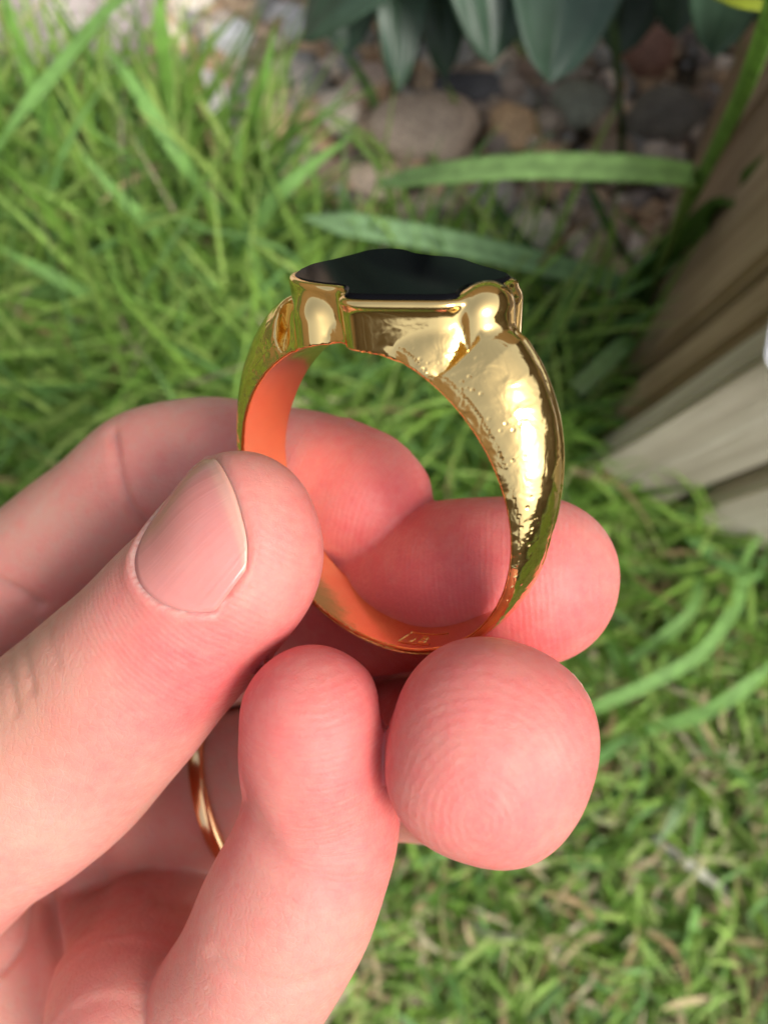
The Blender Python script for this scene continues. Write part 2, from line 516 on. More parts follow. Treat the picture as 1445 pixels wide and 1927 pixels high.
def strip_mesh(name, path, w, tip=0.25, fold=0.22, lift=None, col=(0.1, 0.2, 0.05), col2=None, taper0=0.8, blunt=False, thick=0.00035, sharp=False):
    """a long leaf: folded strip with thickness along a path (metres)"""
    P = np.asarray(path, float) if sharp else catmull(path, 8)
    n = len(P)
    T = np.gradient(P, axis=0); T /= np.linalg.norm(T, axis=1, keepdims=True)
    up = np.array([0, 0, 1.0]) if lift is None else np.asarray(lift, float)
    W = np.cross(T, up); W /= np.linalg.norm(W, axis=1, keepdims=True) + 1e-9
    N = np.cross(W, T)
    s = np.linspace(0, 1, n)
    prof = (taper0 + (1 - taper0) * np.minimum(1, s / 0.3))
    if not blunt:
        prof = prof * np.clip((1 - s) / tip, 0, 1) ** 0.75
    prof = np.maximum(prof, 0.04)
    rows = []
    lat = np.array([-1, -0.55, 0, 0.55, 1.0])
    h = np.abs(lat) * fold
    for side in (1, -1):
        for k in range(5):
            rows.append(P + W * (lat[k] * w / 2 * prof)[:, None] + N * ((h[k] * w / 2) * prof + side * thick / 2)[:, None])
    V = np.stack(rows, 1)                              # n,10,3
    V = V.reshape(-1, 3)
    idx = np.arange(n * 10).reshape(n, 10)
    F = []
    for k in range(4):
        F.append(np.stack([idx[:-1, k], idx[1:, k], idx[1:, k + 1], idx[:-1, k + 1]], -1))
        F.append(np.stack([idx[:-1, 5 + k + 1], idx[1:, 5 + k + 1], idx[1:, 5 + k], idx[:-1, 5 + k]], -1))
    F.append(np.stack([idx[:-1, 0], idx[:-1, 5], idx[1:, 5], idx[1:, 0]], -1))
    F.append(np.stack([idx[:-1, 4], idx[1:, 4], idx[1:, 9], idx[:-1, 9]], -1))
    for e in (0, n - 1):
        for k in range(4):
            F.append(np.array([[idx[e, k], idx[e, k + 1], idx[e, 5 + k + 1], idx[e, 5 + k]]]))
    me = npmesh(name, V, np.concatenate(F))
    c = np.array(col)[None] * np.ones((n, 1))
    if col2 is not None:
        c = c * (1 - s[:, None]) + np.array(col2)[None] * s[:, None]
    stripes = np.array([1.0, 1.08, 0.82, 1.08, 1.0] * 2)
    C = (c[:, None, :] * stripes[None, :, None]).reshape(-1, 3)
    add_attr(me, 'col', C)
    return me

# ---- the lawn: thousands of blades in one mesh
def build_grass():
    Vs, Fs, Cs = [], [], []
    base = 0
    SEG = 6
    def batch(P, length, width, lean, curl, cols, heading=None, dz=0.0):
        nonlocal base
        n = len(P)
        if n == 0: return
        th = rng.uniform(0, 2 * np.pi, n) if heading is None else heading
        t = np.linspace(0, 1, SEG + 1)
        ang = lean[:, None] + curl[:, None] * t[None, :]               # angle from vertical along the blade
        ds = (length / SEG)[:, None]
        h = np.concatenate([np.zeros((n, 1)), np.cumsum(np.sin(ang[:, :-1]) * ds, 1)], 1)
        z = np.concatenate([np.zeros((n, 1)), np.cumsum(np.cos(ang[:, :-1]) * ds, 1)], 1)
        z = np.maximum(z, 0.0015 + 0.002 * t[None, :]) + dz
        bend = rng.normal(0, 0.5, n)[:, None] * t[None, :]
        X = P[:, :1] + h * np.cos(th[:, None] + bend); Y = P[:, 1:2] + h * np.sin(th[:, None] + bend)
        tw = th[:, None] + bend + np.pi / 2 + rng.normal(0, 0.35, n)[:, None]
        w = width[:, None] / 2 * np.minimum(1, np.clip((1 - t) / 0.45, 0.05, 1) ** 0.7)[None, :] * (0.75 + 0.25 * np.minimum(1, t / 0.2))[None, :]
        roll = rng.normal(0, 0.4, n)[:, None] + 0 * t[None, :]
        wx, wy, wz = np.cos(tw) * np.cos(roll), np.sin(tw) * np.cos(roll), np.sin(roll)
        ctr = np.stack([X, Y, z], -1); wv = np.stack([wx, wy, wz], -1) * w[..., None]
        upv = np.array([0, 0, 0.18]) * w[..., None]
        V = np.stack([ctr - wv + upv, ctr - 0 * wv, ctr + wv + upv], 2)     # n,SEG+1,3,3
        k = (SEG + 1) * 3
        idx = np.arange(k).reshape(SEG + 1, 3)
        q = np.concatenate([np.stack([idx[:-1, j], idx[:-1, j + 1], idx[1:, j + 1], idx[1:, j]], -1) for j in (0, 1)])
        F = (q[None] + (np.arange(n) * k)[:, None, None] + base).reshape(-1, 4)
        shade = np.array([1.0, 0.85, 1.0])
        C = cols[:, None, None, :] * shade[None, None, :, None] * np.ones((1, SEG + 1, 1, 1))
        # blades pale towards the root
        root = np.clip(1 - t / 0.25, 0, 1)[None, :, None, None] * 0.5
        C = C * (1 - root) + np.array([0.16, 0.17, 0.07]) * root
        Vs.append(V.reshape(-1, 3)); Fs.append(F); Cs.append(C.reshape(-1, 3)); base += n * k

    def scatter(x0, y0, x1, y1, n):
        return rng.uniform((x0, y0), (x1, y1), (n, 2))
    greens = np.array([(.200, .340, .060), (.140, .265, .045), (.245, .390, .085), (.150, .290, .085), (.300, .420, .110)])
    straws = np.array([(.46, .36, .20), (.36, .25, .13), (.36, .38, .18), (.52, .45, .30)])
    def colors(n, dry):
        c = greens[rng.integers(0, len(greens), n)] * rng.uniform(0.75, 1.25, (n, 1))
        d = rng.random(n) < dry
        c[d] = straws[rng.integers(0, len(straws), d.sum())] * rng.uniform(0.7, 1.15, (d.sum(), 1))
        return c
    PLANTER = np.array([gp(1065, 905)[:2], gp(1300, 300)[:2], gp(1700, 300)[:2], gp(1900, 1100)[:2], gp(1445, 1005)[:2]])
    def keep(P, bed_keep=0.05):
        inb = poly_mask(P, BED)
        k = ~poly_mask(P, PLANTER)
        k &= (~inb) | (rng.random(len(P)) < bed_keep)
        px = px_of(np.c_[P, np.zeros(len(P))])
        slab = (px[:, 0] < 345) & (px[:, 1] < 225)
        k &= (~slab) | (rng.random(len(P)) < 0.03)
        return P[k]
    def region(P):
        px = px_of(np.c_[P, np.zeros(len(P))])
        return px[:, 0], px[:, 1]
    # long lush blades, left and upper part
    P = keep(scatter(-0.24, -0.10, 0.20, 0.20, 21000), 0.01)
    x, y = region(P)
    lush = np.clip((1350 - y) / 500, 0, 1) * np.clip((1250 - x) / 400, 0.35, 1)
    P = P[rng.random(len(P)) < 0.25 + 0.75 * lush]; x, y = region(P); n = len(P)
    lush = np.clip((1350 - y) / 500, 0, 1)
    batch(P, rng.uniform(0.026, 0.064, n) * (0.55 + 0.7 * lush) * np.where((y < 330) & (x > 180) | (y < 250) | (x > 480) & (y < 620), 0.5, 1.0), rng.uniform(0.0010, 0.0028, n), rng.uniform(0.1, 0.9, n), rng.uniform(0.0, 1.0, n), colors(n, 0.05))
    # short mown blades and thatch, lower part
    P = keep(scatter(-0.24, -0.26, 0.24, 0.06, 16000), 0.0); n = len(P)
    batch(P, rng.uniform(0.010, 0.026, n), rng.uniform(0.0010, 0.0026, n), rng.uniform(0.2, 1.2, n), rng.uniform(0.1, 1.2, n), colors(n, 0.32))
    # lying clippings
    P = keep(scatter(-0.1, -0.24, 0.24, -0.01, 3200), 0.0); n = len(P)
    batch(P, rng.uniform(0.008, 0.022, n), rng.uniform(0.0008, 0.0022, n), rng.uniform(1.2, 1.6, n), rng.uniform(-0.3, 0.4, n), colors(n, 0.45), dz=rng.uniform(0.003, 0.016, n)[:, None])
    # the wider lawn round about
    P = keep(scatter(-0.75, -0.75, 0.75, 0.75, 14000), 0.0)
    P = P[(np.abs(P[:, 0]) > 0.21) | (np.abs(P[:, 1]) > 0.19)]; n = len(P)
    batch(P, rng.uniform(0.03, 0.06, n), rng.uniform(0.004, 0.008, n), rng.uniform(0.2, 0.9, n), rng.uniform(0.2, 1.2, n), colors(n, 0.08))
    me = npmesh('grass', np.concatenate(Vs), np.concatenate(Fs))
    add_attr(me, 'col', np.concatenate(Cs))
    tag(link('grass', me, GRASS), 'green lawn, long at the left and mown short with dry clippings below', kind='stuff')
build_grass()

# ---- blades that stand out of the lawn one by one
G1, G2, G3 = (.17, .34, .06), (.20, .38, .10), (.13, .28, .07)
BLADES = [
    ([(330, -60, .03), (215, 10, .05), (110, 130, .062), (40, 215, .06), (-30, 320, .05)], 34, G2, 'long grass blade crossing the pale path corner'),
    ([(470, 480, .01), (400, 385, .035), (330, 285, .055), (245, 150, .06), (200, 90, .055)], 34, G2, 'straight grass blade pointing up towards the path'),
    ([(370, 520, .012), (320, 465, .03), (240, 385, .045), (150, 285, .05)], 30, G2, 'shorter straight blade parallel to the long pointing blade'),
    ([(420, 540, .012), (450, 465, .035), (500, 395, .05), (570, 325, .057), (665, 255, .05)], 36, G2, 'bowed grass blade reaching right over the pebbles'),
    ([(310, 630, .01), (215, 580, .03), (100, 520, .045), (-20, 455, .045)], 30, G2, 'grass blade lying towards the left edge above the knuckle'),
    ([(1080, 1350, .03), (1130, 1325, .034), (1220, 1285, .036), (1320, 1225, .036), (1385, 1130, .034), (1405, 1045, .028), (1450, 985, .02)], 31, G2, 'long blade curling up beside the middle fingertip'),
    ([(1210, 1375, .02), (1320, 1342, .028), (1400, 1292, .032), (1480, 1225, .03)], 34, G2, 'pale blade slanting to the right edge below the curling blade'),
    ([(1150, 1262, .02), (1235, 1205, .028), (1298, 1150, .03), (1312, 1095, .026), (1290, 1055, .018)], 26, G2, 'small hooked blade inside the curve of the long curling blade'),
    ([(1135, 1180, .012), (1150, 1215, .02), (1168, 1262, .024)], 28, G2, 'short cut blade right beside the middle fingertip'),
    ([(1440, 1090, .015), (1360, 1060, .02), (1300, 1010, .024), (1260, 975, .02)], 30, G3, 'dark blade leaning below the planter boards'),
    ([(905, 1700, .008), (895, 1735, .012), (925, 1764, .014), (965, 1764, .014), (1002, 1748, .01)], 20, (.33, .34, .22), 'pale curled clipping on the mown lawn'),
    ([(1225, 1575, .012), (1300, 1630, .016), (1380, 1688, .014)], 20, (.42, .42, .33), 'whitish dry blade lying on the mown lawn'),
    ([(1300, 1745, .01), (1340, 1715, .014), (1375, 1690, .012)], 22, (.40, .27, .16), 'reddish tan straw piece beside the whitish dry blade'),
    ([(1285, 1820, .008), (1300, 1760, .016), (1310, 1700, .02)], 26, G2, 'upright bright blade at the lower right'),
    ([(330, 300, .01), (318, 180, .035), (305, 60, .05), (300, -40, .055)], 36, G1, 'broad upright blade at the edge of the path'),
    ([(480, 330, .008), (478, 240, .03), (500, 140, .045), (520, 40, .05)], 22, G1, 'thin blade standing before the mid grey pebble'),
    ([(1060, 1480, .008), (1120, 1430, .018), (1190, 1380, .02)], 26, G3, 'dull blade leaning from behind the ring finger'),
    ([(1290, 1460, .008), (1275, 1520, .016), (1235, 1590, .02)], 28, (.20, .30, .14), 'pale broad blade pointing down the mown lawn'),
    ([(20, 640, .008), (60, 720, .02), (130, 760, .026)], 28, G3, 'dull blade close above the index knuckle'),
    ([(130, 400, .012), (110, 300, .03), (70, 180, .045), (30, 60, .05), (10, -20, .05)], 30, G1, 'tall blade at the left edge near the path'),
]
for path, w, c, lab in BLADES:
    pts = [gp(*q) for q in path]
    pxm = (CAM_H - np.mean([q[2] for q in path])) / FPX
    dry = c[0] > 0.18
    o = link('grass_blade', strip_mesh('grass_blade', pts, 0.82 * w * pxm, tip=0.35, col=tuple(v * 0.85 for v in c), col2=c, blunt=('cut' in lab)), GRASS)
    tag(o, lab, 'grass blade', 'grass blades standing out of the lawn')

# ---- strap-leaved plant by the planter
def build_strap_plant():
    root = empty('strap_leaf_plant', gp(1195, 630))
    tag(root, 'clump of long pale green strap leaves growing against the wooden planter', 'plant')
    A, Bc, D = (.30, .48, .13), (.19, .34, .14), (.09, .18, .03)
    def blade(path, w, c, c2, h=None, **kw):
        pts = [gp(*q) for q in path]
        h = np.mean([q[2] for q in path]) if h is None else h
        o = link('leaf_blade', strip_mesh('leaf_blade', pts, w * (CAM_H - h) / FPX, col=c, col2=c2, **kw), GRASS, root)
        return o
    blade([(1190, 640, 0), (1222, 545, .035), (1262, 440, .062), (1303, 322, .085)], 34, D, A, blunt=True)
    b = blade([(1306, 332, .0835), (1230, 322, .087), (1150, 317, .088), (1000, 314, .084), (850, 325, .072), (770, 336, .06), (712, 345, .05)], 56, A, (.26, .44, .17), tip=0.16, taper0=0.92, fold=0.12)
    b['label'] = 'pale leaf folded flat across the stones'
    blade([(1205, 560, .012), (1190, 546, .022), (1100, 517, .034), (950, 481, .045), (800, 448, .05), (680, 428, .05), (572, 410, .042)], 48, Bc, (.26, .42, .20), tip=0.12)
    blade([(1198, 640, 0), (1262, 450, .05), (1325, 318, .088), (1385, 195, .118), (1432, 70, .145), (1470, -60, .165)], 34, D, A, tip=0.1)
    blade([(1150, 690, 0), (1225, 515, .03), (1330, 412, .058), (1400, 358, .075), (1500, 285, .09)], 60, (.05, .10, .015), (.07, .16, .02), tip=0.1)
    e = blade([(1190, 640, .048), (1166, 656, .05), (1130, 690, .046), (1085, 732, .04)], 36, (.10, .22, .05), (.22, .30, .13), blunt=True)
    e['label'] = 'short cut leaf stub with a yellowish end'
    blade([(1165, 380, .0), (1168, 250, .02), (1160, 130, .04), (1150, 20, .05)], 16, (.05, .09, .02), (.07, .12, .04), tip=0.2)
    blade([(1480, 40, .12), (1445, 16, .13), (1380, 4, .13), (1320, -20, .125)], 26, (.22, .28, .02), (.26, .30, .03), tip=0.1)
    for path, w in (([(1160, 660, 0), (1080, 560, .03), (1000, 520, .03)], 24), ([(1180, 690, 0), (1120, 640, .02), (1010, 640, .03), (930, 660, .02)], 26),
                    ([(1170, 720, 0), (1110, 740, .02), (1040, 800, .025)], 24), ([(1230, 560, 0), (1150, 440, .03), (1100, 330, .035)], 18),
                    ([(1140, 700, 0), (1060, 600, .03), (960, 590, .036), (860, 640, .03)], 26), ([(1200, 600, 0), (1000, 470, .035), (900, 330, .03)], 16)):
        blade(path, w, (.04, .09, .02), (.07, .15, .035))
build_strap_plant()

# ---- drooping broad leaves at the top
def leaf_mesh(name, base, tip, w, sag, col, seed):
    base, tip = np.array(base), np.array(tip)
    n, m = 22, 15
    s = np.linspace(0, 1, n)
    P = base[None] * (1 - s[:, None]) + tip[None] * s[:, None]
    P[:, 2] += sag * 4 * s * (1 - s)
    T = np.gradient(P, axis=0); T /= np.linalg.norm(T, axis=1, keepdims=True)
    W = np.cross(T, (0, 0, 1.0)); W /= np.linalg.norm(W, axis=1, keepdims=True)
    N = np.cross(W, T)
    prof = np.sqrt(s) * np.clip(1 - s, 0, 1) ** 0.58
    prof = np.maximum(prof / prof.max(), 0.01)
    lat = np.linspace(-1, 1, m)
    V = np.zeros((n, m, 2, 3))
    for k in range(m):
        rib = 0.0003 * np.cos(lat[k] * 9 * np.pi / 2) * np.minimum(1, (1 - s) * 4)
        hh = 0.16 * w * lat[k] ** 2 * prof + rib + 0.0012 * np.sin(6 * s + seed + 2 * lat[k])
        mid = -0.0012 * math.exp(-(lat[k] / 0.1) ** 2)
        c = P + W * (lat[k] * w * prof)[:, None] + N * (hh + mid)[:, None]
        V[:, k, 0] = c + N * 0.0002; V[:, k, 1] = c - N * 0.0002
    idx = np.arange(n * m * 2).reshape(n, m, 2)
    F = [np.stack([idx[:-1, :-1, 0], idx[1:, :-1, 0], idx[1:, 1:, 0], idx[:-1, 1:, 0]], -1).reshape(-1, 4),
         np.stack([idx[:-1, 1:, 1], idx[1:, 1:, 1], idx[1:, :-1, 1], idx[:-1, :-1, 1]], -1).reshape(-1, 4)]
    for k, fl in ((0, 1), (m - 1, 0)):
        q = np.stack([idx[:-1, k, 0], idx[:-1, k, 1], idx[1:, k, 1], idx[1:, k, 0]], -1)
        F.append(q if fl else q[:, ::-1])
    me = npmesh(name, V.reshape(-1, 3), np.concatenate(F))
    add_attr(me, 'col', np.array(col)[None] * np.ones((n * m * 2, 1)) * (1 - 0.06 * np.cos(np.repeat(np.tile(lat, n), 2) * 9 * np.pi / 2))[:, None])
    return me

def build_hosta():
    root = empty('leafy_plant', gp(980, -420))
    tag(root, 'broad leaved plant with drooping blue green pointed leaves over the stony bed', 'plant')
    dk = (.048, .092, .056)
    L = [((1085, -330, .07), (1032, 158, .075), 92), ((850, -330, .08), (926, 124, .07), 74), ((760, -300, .06), (748, 176, .05), 42),
         ((930, -160, .075), (566, 78, .055), 62), ((1345, -330, .12), (1338, 104, .10), 78), ((700, -330, .05), (650, 110, .045), 60),
         ((1190, -300, .045), (1160, 110, .03), 70), ((1000, -330, .05), (985, 95, .035), 60), ((1480, -300, .09), (1440, 60, .06), 70),
         ((800, -330, .05), (835, 150, .04), 46), ((1250, -330, .06), (1265, 70, .045), 60), ((950, -260, .10), (560, -60, .09), 70)]
    for i, (b, t, w) in enumerate(L):
        h = (b[2] + t[2]) / 2
        k = 0.8 + 0.4 * random.random()
        link('leaf', leaf_mesh('leaf', gp(*b), gp(*t), 1.55 * w * (CAM_H - h) / FPX, 0.012, tuple(c * k for c in dk), i), LEAF, root)
        stalk = [gp(980 + 12 * i - 60, -440 + 4 * i, 0.0), (gp(980, -440, 0) + gp(*b)) / 2 + np.array([0, 0, 0.02]), gp(*b)]
        link('stalk', strip_mesh('stalk', stalk, 0.004, col=(.06, .12, .05), blunt=True, fold=0.6), LEAF, root)
build_hosta()

# ---- wooden planter of upright boards
def board_mesh(w, t, h, seed):
    bm = bmesh.new()
    bmesh.ops.create_cube(bm, size=1.0)
    bmesh.ops.scale(bm, verts=bm.verts[:], vec=(w, t, h))
    bmesh.ops.translate(bm, verts=bm.verts[:], vec=(0, 0, h / 2))
    es = [e for e in bm.edges if abs(e.verts[0].co.z - e.verts[1].co.z) > 1e-6]
    bmesh.ops.subdivide_edges(bm, edges=es, cuts=12, use_grid_fill=True)
    bmesh.ops.bevel(bm, geom=[e for e in bm.edges if len(e.link_faces) == 2 and e.calc_face_angle(0) > 1.0], offset=0.0016, segments=2, affect='EDGES')
    for v in bm.verts:
        q = Vector((v.co.x * 20 + seed * 5, v.co.y * 20, v.co.z * 14))
        v.co.x += 0.0009 * mnoise.noise(q); v.co.y += 0.0009 * mnoise.noise(q + Vector((9, 3, 1)))
    me = bpy.data.meshes.new('plank'); bm.to_mesh(me); bm.free()
    return me

def build_planter():
    c0 = gp(1068, 902)
    dl = gp(1300, 300) - c0; dl /= np.linalg.norm(dl)          # along the shaded side
    df = np.array([-dl[1], dl[0], 0]) * -1                        # along the lit side, to the right
    root = empty('wooden_planter', c0)
    tag(root, 'weathered wooden planter of upright boards beside the lawn', 'planter')
    lit = mat_wood('weathered_board_lit', (.40, .335, .26), (.58, .51, .41), (.70, .64, .54))  # light on the lit side is put into a paler board colour
    brn = mat_wood('brown_board_shaded', (.24, .16, .09), (.40, .285, .18), (.54, .42, .28))  # same boards, with the shade of the unlit sides put into the colour
    PWD, T, H = 0.0275, 0.008, 0.155
    ang = lambda d: math.atan2(d[1], d[0])
    def put(p, d, w, m, seed, h=H):
        o = link('plank', board_mesh(w, T, h, seed), m)
        o.location = p; o.rotation_euler = (0, 0, ang(d))
        bpy.context.view_layer.update()
        o.parent = root; o.matrix_parent_inverse = root.matrix_world.inverted()
        return o
    side = 0.235
    k = 0
    for i in range(8):
        s = 0.5 * PWD + i * (PWD + 0.0055)
        w = PWD
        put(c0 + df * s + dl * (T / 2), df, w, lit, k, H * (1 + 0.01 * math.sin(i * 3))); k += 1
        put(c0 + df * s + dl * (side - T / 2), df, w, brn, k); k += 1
    s = T + 0.0012
    widths = [0.0125] + [0.066] * 4
    for w in widths:
        if s + w > side - T: break
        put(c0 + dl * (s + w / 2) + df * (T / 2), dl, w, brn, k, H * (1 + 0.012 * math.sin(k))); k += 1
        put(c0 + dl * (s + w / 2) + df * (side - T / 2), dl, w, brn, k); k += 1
        s += w + 0.0055
    # earth inside
    n = 14
    u = np.linspace(T + 0.001, side - T - 0.001, n)
    X, Y = np.meshgrid(u, u, indexing='ij')
    V = c0[None, None] + df * X[..., None] + dl * Y[..., None]
    V[..., 2] = 0.12 + 0.004 * rng.normal(0, 1, X.shape)
    idx = np.arange(n * n).reshape(n, n)
    F = np.stack([idx[:-1, :-1], idx[1:, :-1], idx[1:, 1:], idx[:-1, 1:]], -1).reshape(-1, 4)
    link('earth', npmesh('earth', V.reshape(-1, 3), F), mat_stone('dark_earth', (.02, .014, .009), (.06, .042, .028)), root)
    # white tag hanging at the corner
    e = gp(1428, 700, 0.136)
    bm = bmesh.new()
    W2, H2, R = 0.013, 0.020, 0.0032
    pts = []
    for cx_, cy_, a0 in ((2 * W2 - R, R, -90), (2 * W2 - R, 2 * H2 - R, 0), (R, 2 * H2 - R, 90), (R, R, 180)):
        for j in range(7):
            a = math.radians(a0 + j * 15); pts.append((cx_ + R * math.cos(a), cy_ + R * math.sin(a)))
    f = bm.faces.new([bm.verts.new((x, y, 0)) for x, y in pts])
    r = bmesh.ops.extrude_face_region(bm, geom=[f])
    bmesh.ops.translate(bm, verts=[v for v in r['geom'] if isinstance(v, bmesh.types.BMVert)], vec=(0, 0, 0.0016))
    bmesh.ops.recalc_face_normals(bm, faces=bm.faces[:])
    bmesh.ops.bevel(bm, geom=[x for x in bm.edges if len(x.link_faces) == 2 and x.calc_face_angle(0) > 1.2], offset=0.0004, segments=2, affect='EDGES')
    me = bpy.data.meshes.new('plant_label'); bm.to_mesh(me); bm.free()
    o = link('plant_label', me, mat_plain('white_plastic', (0.74, 0.73, 0.76), 0.4))
    o.location = e; o.rotation_euler = (math.radians(14), math.radians(-6), math.radians(-9))
    tag(o, 'rounded white plastic plant label at the planter corner, cut by the right edge', 'plant label')
build_planter()

# ---- boarded fence added out of view on all sides, for the gold to mirror
def build_added_fence():
    root = empty('reflected_fence', (0, -1.9, 0))
    tag(root, 'unseen brown boarded fence added all round for the gold to reflect', 'fence')
    m = mat_wood('added_fence_board', (.14, .09, .055), (.26, .18, .11), (.36, .27, .18))
    bm = bmesh.new(); bmesh.ops.create_cube(bm, size=1.0)
    bmesh.ops.scale(bm, verts=bm.verts[:], vec=(0.118, 0.018, 1.05)); bmesh.ops.translate(bm, verts=bm.verts[:], vec=(0, 0, 0.525))
    bmesh.ops.bevel(bm, geom=bm.edges[:], offset=0.003, segments=1, affect='EDGES')
    me = bpy.data.meshes.new('board'); bm.to_mesh(me); bm.free(); me.materials.append(m)
    R_ = 1.9
    for side in range(4):
        a = side * math.pi / 2
        for i in range(31):
            t = -R_ + 0.061 + i * 0.1225
            o = bpy.data.objects.new('board', me); COL.objects.link(o)
            x, y = t, -R_ - 0.012 * (i % 2)
            o.location = (x * math.cos(a) - y * math.sin(a), x * math.sin(a) + y * math.cos(a), 0)
            o.rotation_euler = (0, 0, a)
            o.parent = root; o.matrix_parent_inverse = Matrix.Translation((0, 1.9, 0))
build_added_fence()

# ================================================================== signet ring
RC = np.array([-1.5494, 0.4221, -61.7537])                # centre of the near rim, mm in the camera's frame
ra = np.array([0.84259968, 0.5783432, -1.0]); ra /= np.linalg.norm(ra)
_m = np.cross(ra, [0, 0, 1.0]); _m /= np.linalg.norm(_m); _m = _m if _m[1] > 0 else -_m
_n = np.cross(ra, _m); _n = _n if _n[2] > 0 else -_n
PHI = 0.737
ru = math.cos(PHI) * _m + math.sin(PHI) * _n              # towards the stone
re_ = np.cross(ra, ru)                                    # round the finger
RB = np.stack([re_, ra, ru], 1)                           # ring axes -> camera axes
def ring2world(P):
    return cam2world(RC + np.asarray(P) @ RB.T)

R_IN = 12.0
TH = np.radians([-180, -150, -120, -105, -90, -78, -67, -57, -45, -38, -28, 0, 28, 38, 45, 57, 67, 78, 90, 105, 120, 150, 180])
HH = np.array([.55, .55, .6, .75, 1.05, 1.6, 2.2, 2.8, 3.4, 3.7, 3.6, 2.5, 3.6, 4.1, 3.9, 3.2, 2.5, 1.75, 1.05, .75, .6, .55, .55])
WW = np.array([4.6, 4.6, 4.7, 4.8, 5.1, 5.6, 6.1, 6.5, 7.0, 7.4, 8.2, 9.0, 8.2, 7.6, 7.2, 6.7, 6.2, 5.6, 5.1, 4.8, 4.7, 4.6, 4.6])
def smin(a, b, k):
    h = np.clip(0.5 + 0.5 * (b - a) / k, 0, 1)
    return b * (1 - h) + a * h - k * h * (1 - h)
def smax(a, b, k):
    return -smin(-a, -b, k)

OUT = np.array([(-6.9, 2.6), (-6.1, 1.1), (-4.6, 0.25), (-2.9, 0.15), (-1.4, 0.35), (-0.6, -0.05), (0.1, -0.95), (1.0, -1.05), (2.4, -0.45), (4.4, 0.6), (5.9, 1.45),
                (6.5, 2.3), (6.2, 3.4), (6.1, 4.5), (6.7, 5.6), (7.2, 7.0), (6.9, 8.4), (5.6, 9.2), (3.6, 10.0), (1.8, 10.9), (0.4, 11.1), (-1.0, 10.9), (-2.4, 11.0),
                (-3.9, 11.6), (-5.4, 11.3), (-6.4, 10.1), (-6.6, 8.2), (-6.8, 6.4), (-7.2, 4.4)])
_cl = np.concatenate([OUT[-2:], OUT, OUT[:2]])
OUTC = catmull(_cl, 6)[12:-12][:-1] if False else catmull(np.concatenate([OUT, OUT[:1]]), 6)[:-1]
def poly_sdf(x, y, poly):
    d = np.full(x.shape, 1e9); s = np.zeros(x.shape, bool)
    n = len(poly)
    for i in range(n):
        ax_, ay_ = poly[i]; bx_, by_ = poly[(i + 1) % n]
        ex, ey = bx_ - ax_, by_ - ay_
        wx, wy = x - ax_, y - ay_
        t = np.clip((wx * ex + wy * ey) / (ex * ex + ey * ey + 1e-12), 0, 1)
        d = np.minimum(d, (wx - ex * t) ** 2 + (wy - ey * t) ** 2)
        c = ((ay_ > y) != (by_ > y)) & (x < (bx_ - ax_) * (y - ay_) / (by_ - ay_ + 1e-12) + ax_)
        s ^= c
    return np.where(s, -1, 1) * np.sqrt(d)
# the outline's distance field, looked up on a fine 2-D grid
GX = np.linspace(-13, 13, 261); GY = np.linspace(-6, 16, 221)
OSDF = poly_sdf(*np.meshgrid(GX, GY, indexing='ij'), OUTC)
def osdf(x, y):
    fx = np.clip((x + 13) / 0.1, 0, 259.999); fy = np.clip((y + 6) / 0.1, 0, 219.999)
    i = fx.astype(int); j = fy.astype(int); u = fx - i; v = fy - j
    return OSDF[i, j] * (1 - u) * (1 - v) + OSDF[i + 1, j] * u * (1 - v) + OSDF[i, j + 1] * (1 - u) * v + OSDF[i + 1, j + 1] * u * v

Z_STONE = 15.75
def f_band(x, y, z):
    r = np.hypot(x, z); th = np.arctan2(x, z)
    w = np.interp(th, TH, WW); h = np.interp(th, TH, HH)
    v = np.clip(y / w, 0, 1)
    dome = np.clip(4 * v * (1 - v), 0, 1) ** 0.62
    ro = R_IN + 0.35 + h * dome
    # lengthwise flutes on the far flank of each shoulder
    ro = ro - (h / 4) * (0.30 * np.exp(-((v - 0.60) / 0.045) ** 2) + 0.30 * np.exp(-((v - 0.78) / 0.045) ** 2))
    # a groove parts the shoulder from the bezel wall
    ro = ro - 1.7 * np.exp(-((osdf(x, y) - 0.95) / 0.42) ** 2) * np.clip((4.2 - y) / 2, 0, 1) * (z > 5) * np.minimum(1, h * dome / 1.7)
    f = smax((r - ro) * 0.75, R_IN - r, 0.12)
    f = smax(f, -y, 0.22)
    return smax(f, (y - w), 0.22)
def f_bezel(x, y, z):
    lean = np.clip((Z_STONE - z) / 5.0, 0, 1)
    o = osdf(x * (1 + 0.05 * lean), (y - 4.9) * (1 + 0.10 * lean) + 4.9) - 0.42
    rim = 0.15 * np.exp(-((z - 15.15) / 0.35) ** 2) * np.clip((x + 0.9) / 0.6, 0, 1)                # rolled rim under the stone
    f = smax(o - rim + 0.15, z - (Z_STONE - 0.30 + 0.22 * np.clip((-0.6 - x) / 0.5, 0, 1) * np.clip((4 - y) / 2, 0, 1)), 0.40)
    f = smax(f, R_IN - np.hypot(x, z), 0.12)
    f = smax(f, 9.4 - z, 0.3)
    # corner lobe on the right, standing proud like a small pillar
    for c0, c1, rad in (((-3.75, 2.2, 13.3), (-3.75, 2.3, 10.0), 2.2), ((7.2, 4.5, 14.35), (7.4, 4.3, 11.5), 1.75), ((6.6, 7.6, 14.1), (6.6, 7.6, 11.5), 1.35), ((-6.3, 8.8, 13.8), (-6.3, 8.8, 11.5), 1.5)):
        t = np.clip((c0[2] - z) / (c0[2] - c1[2]), 0, 1)
        q = np.sqrt(((x - c0[0] - t * (c1[0] - c0[0])) / 1.0) ** 2 + ((y - c0[1]) / 1.35) ** 2 + (z - c0[2] - t * (c1[2] - c0[2])) ** 2) - rad
        f = smin(f, q, 0.45)
    f = smax(f, R_IN - np.hypot(x, z), 0.12)
    return f
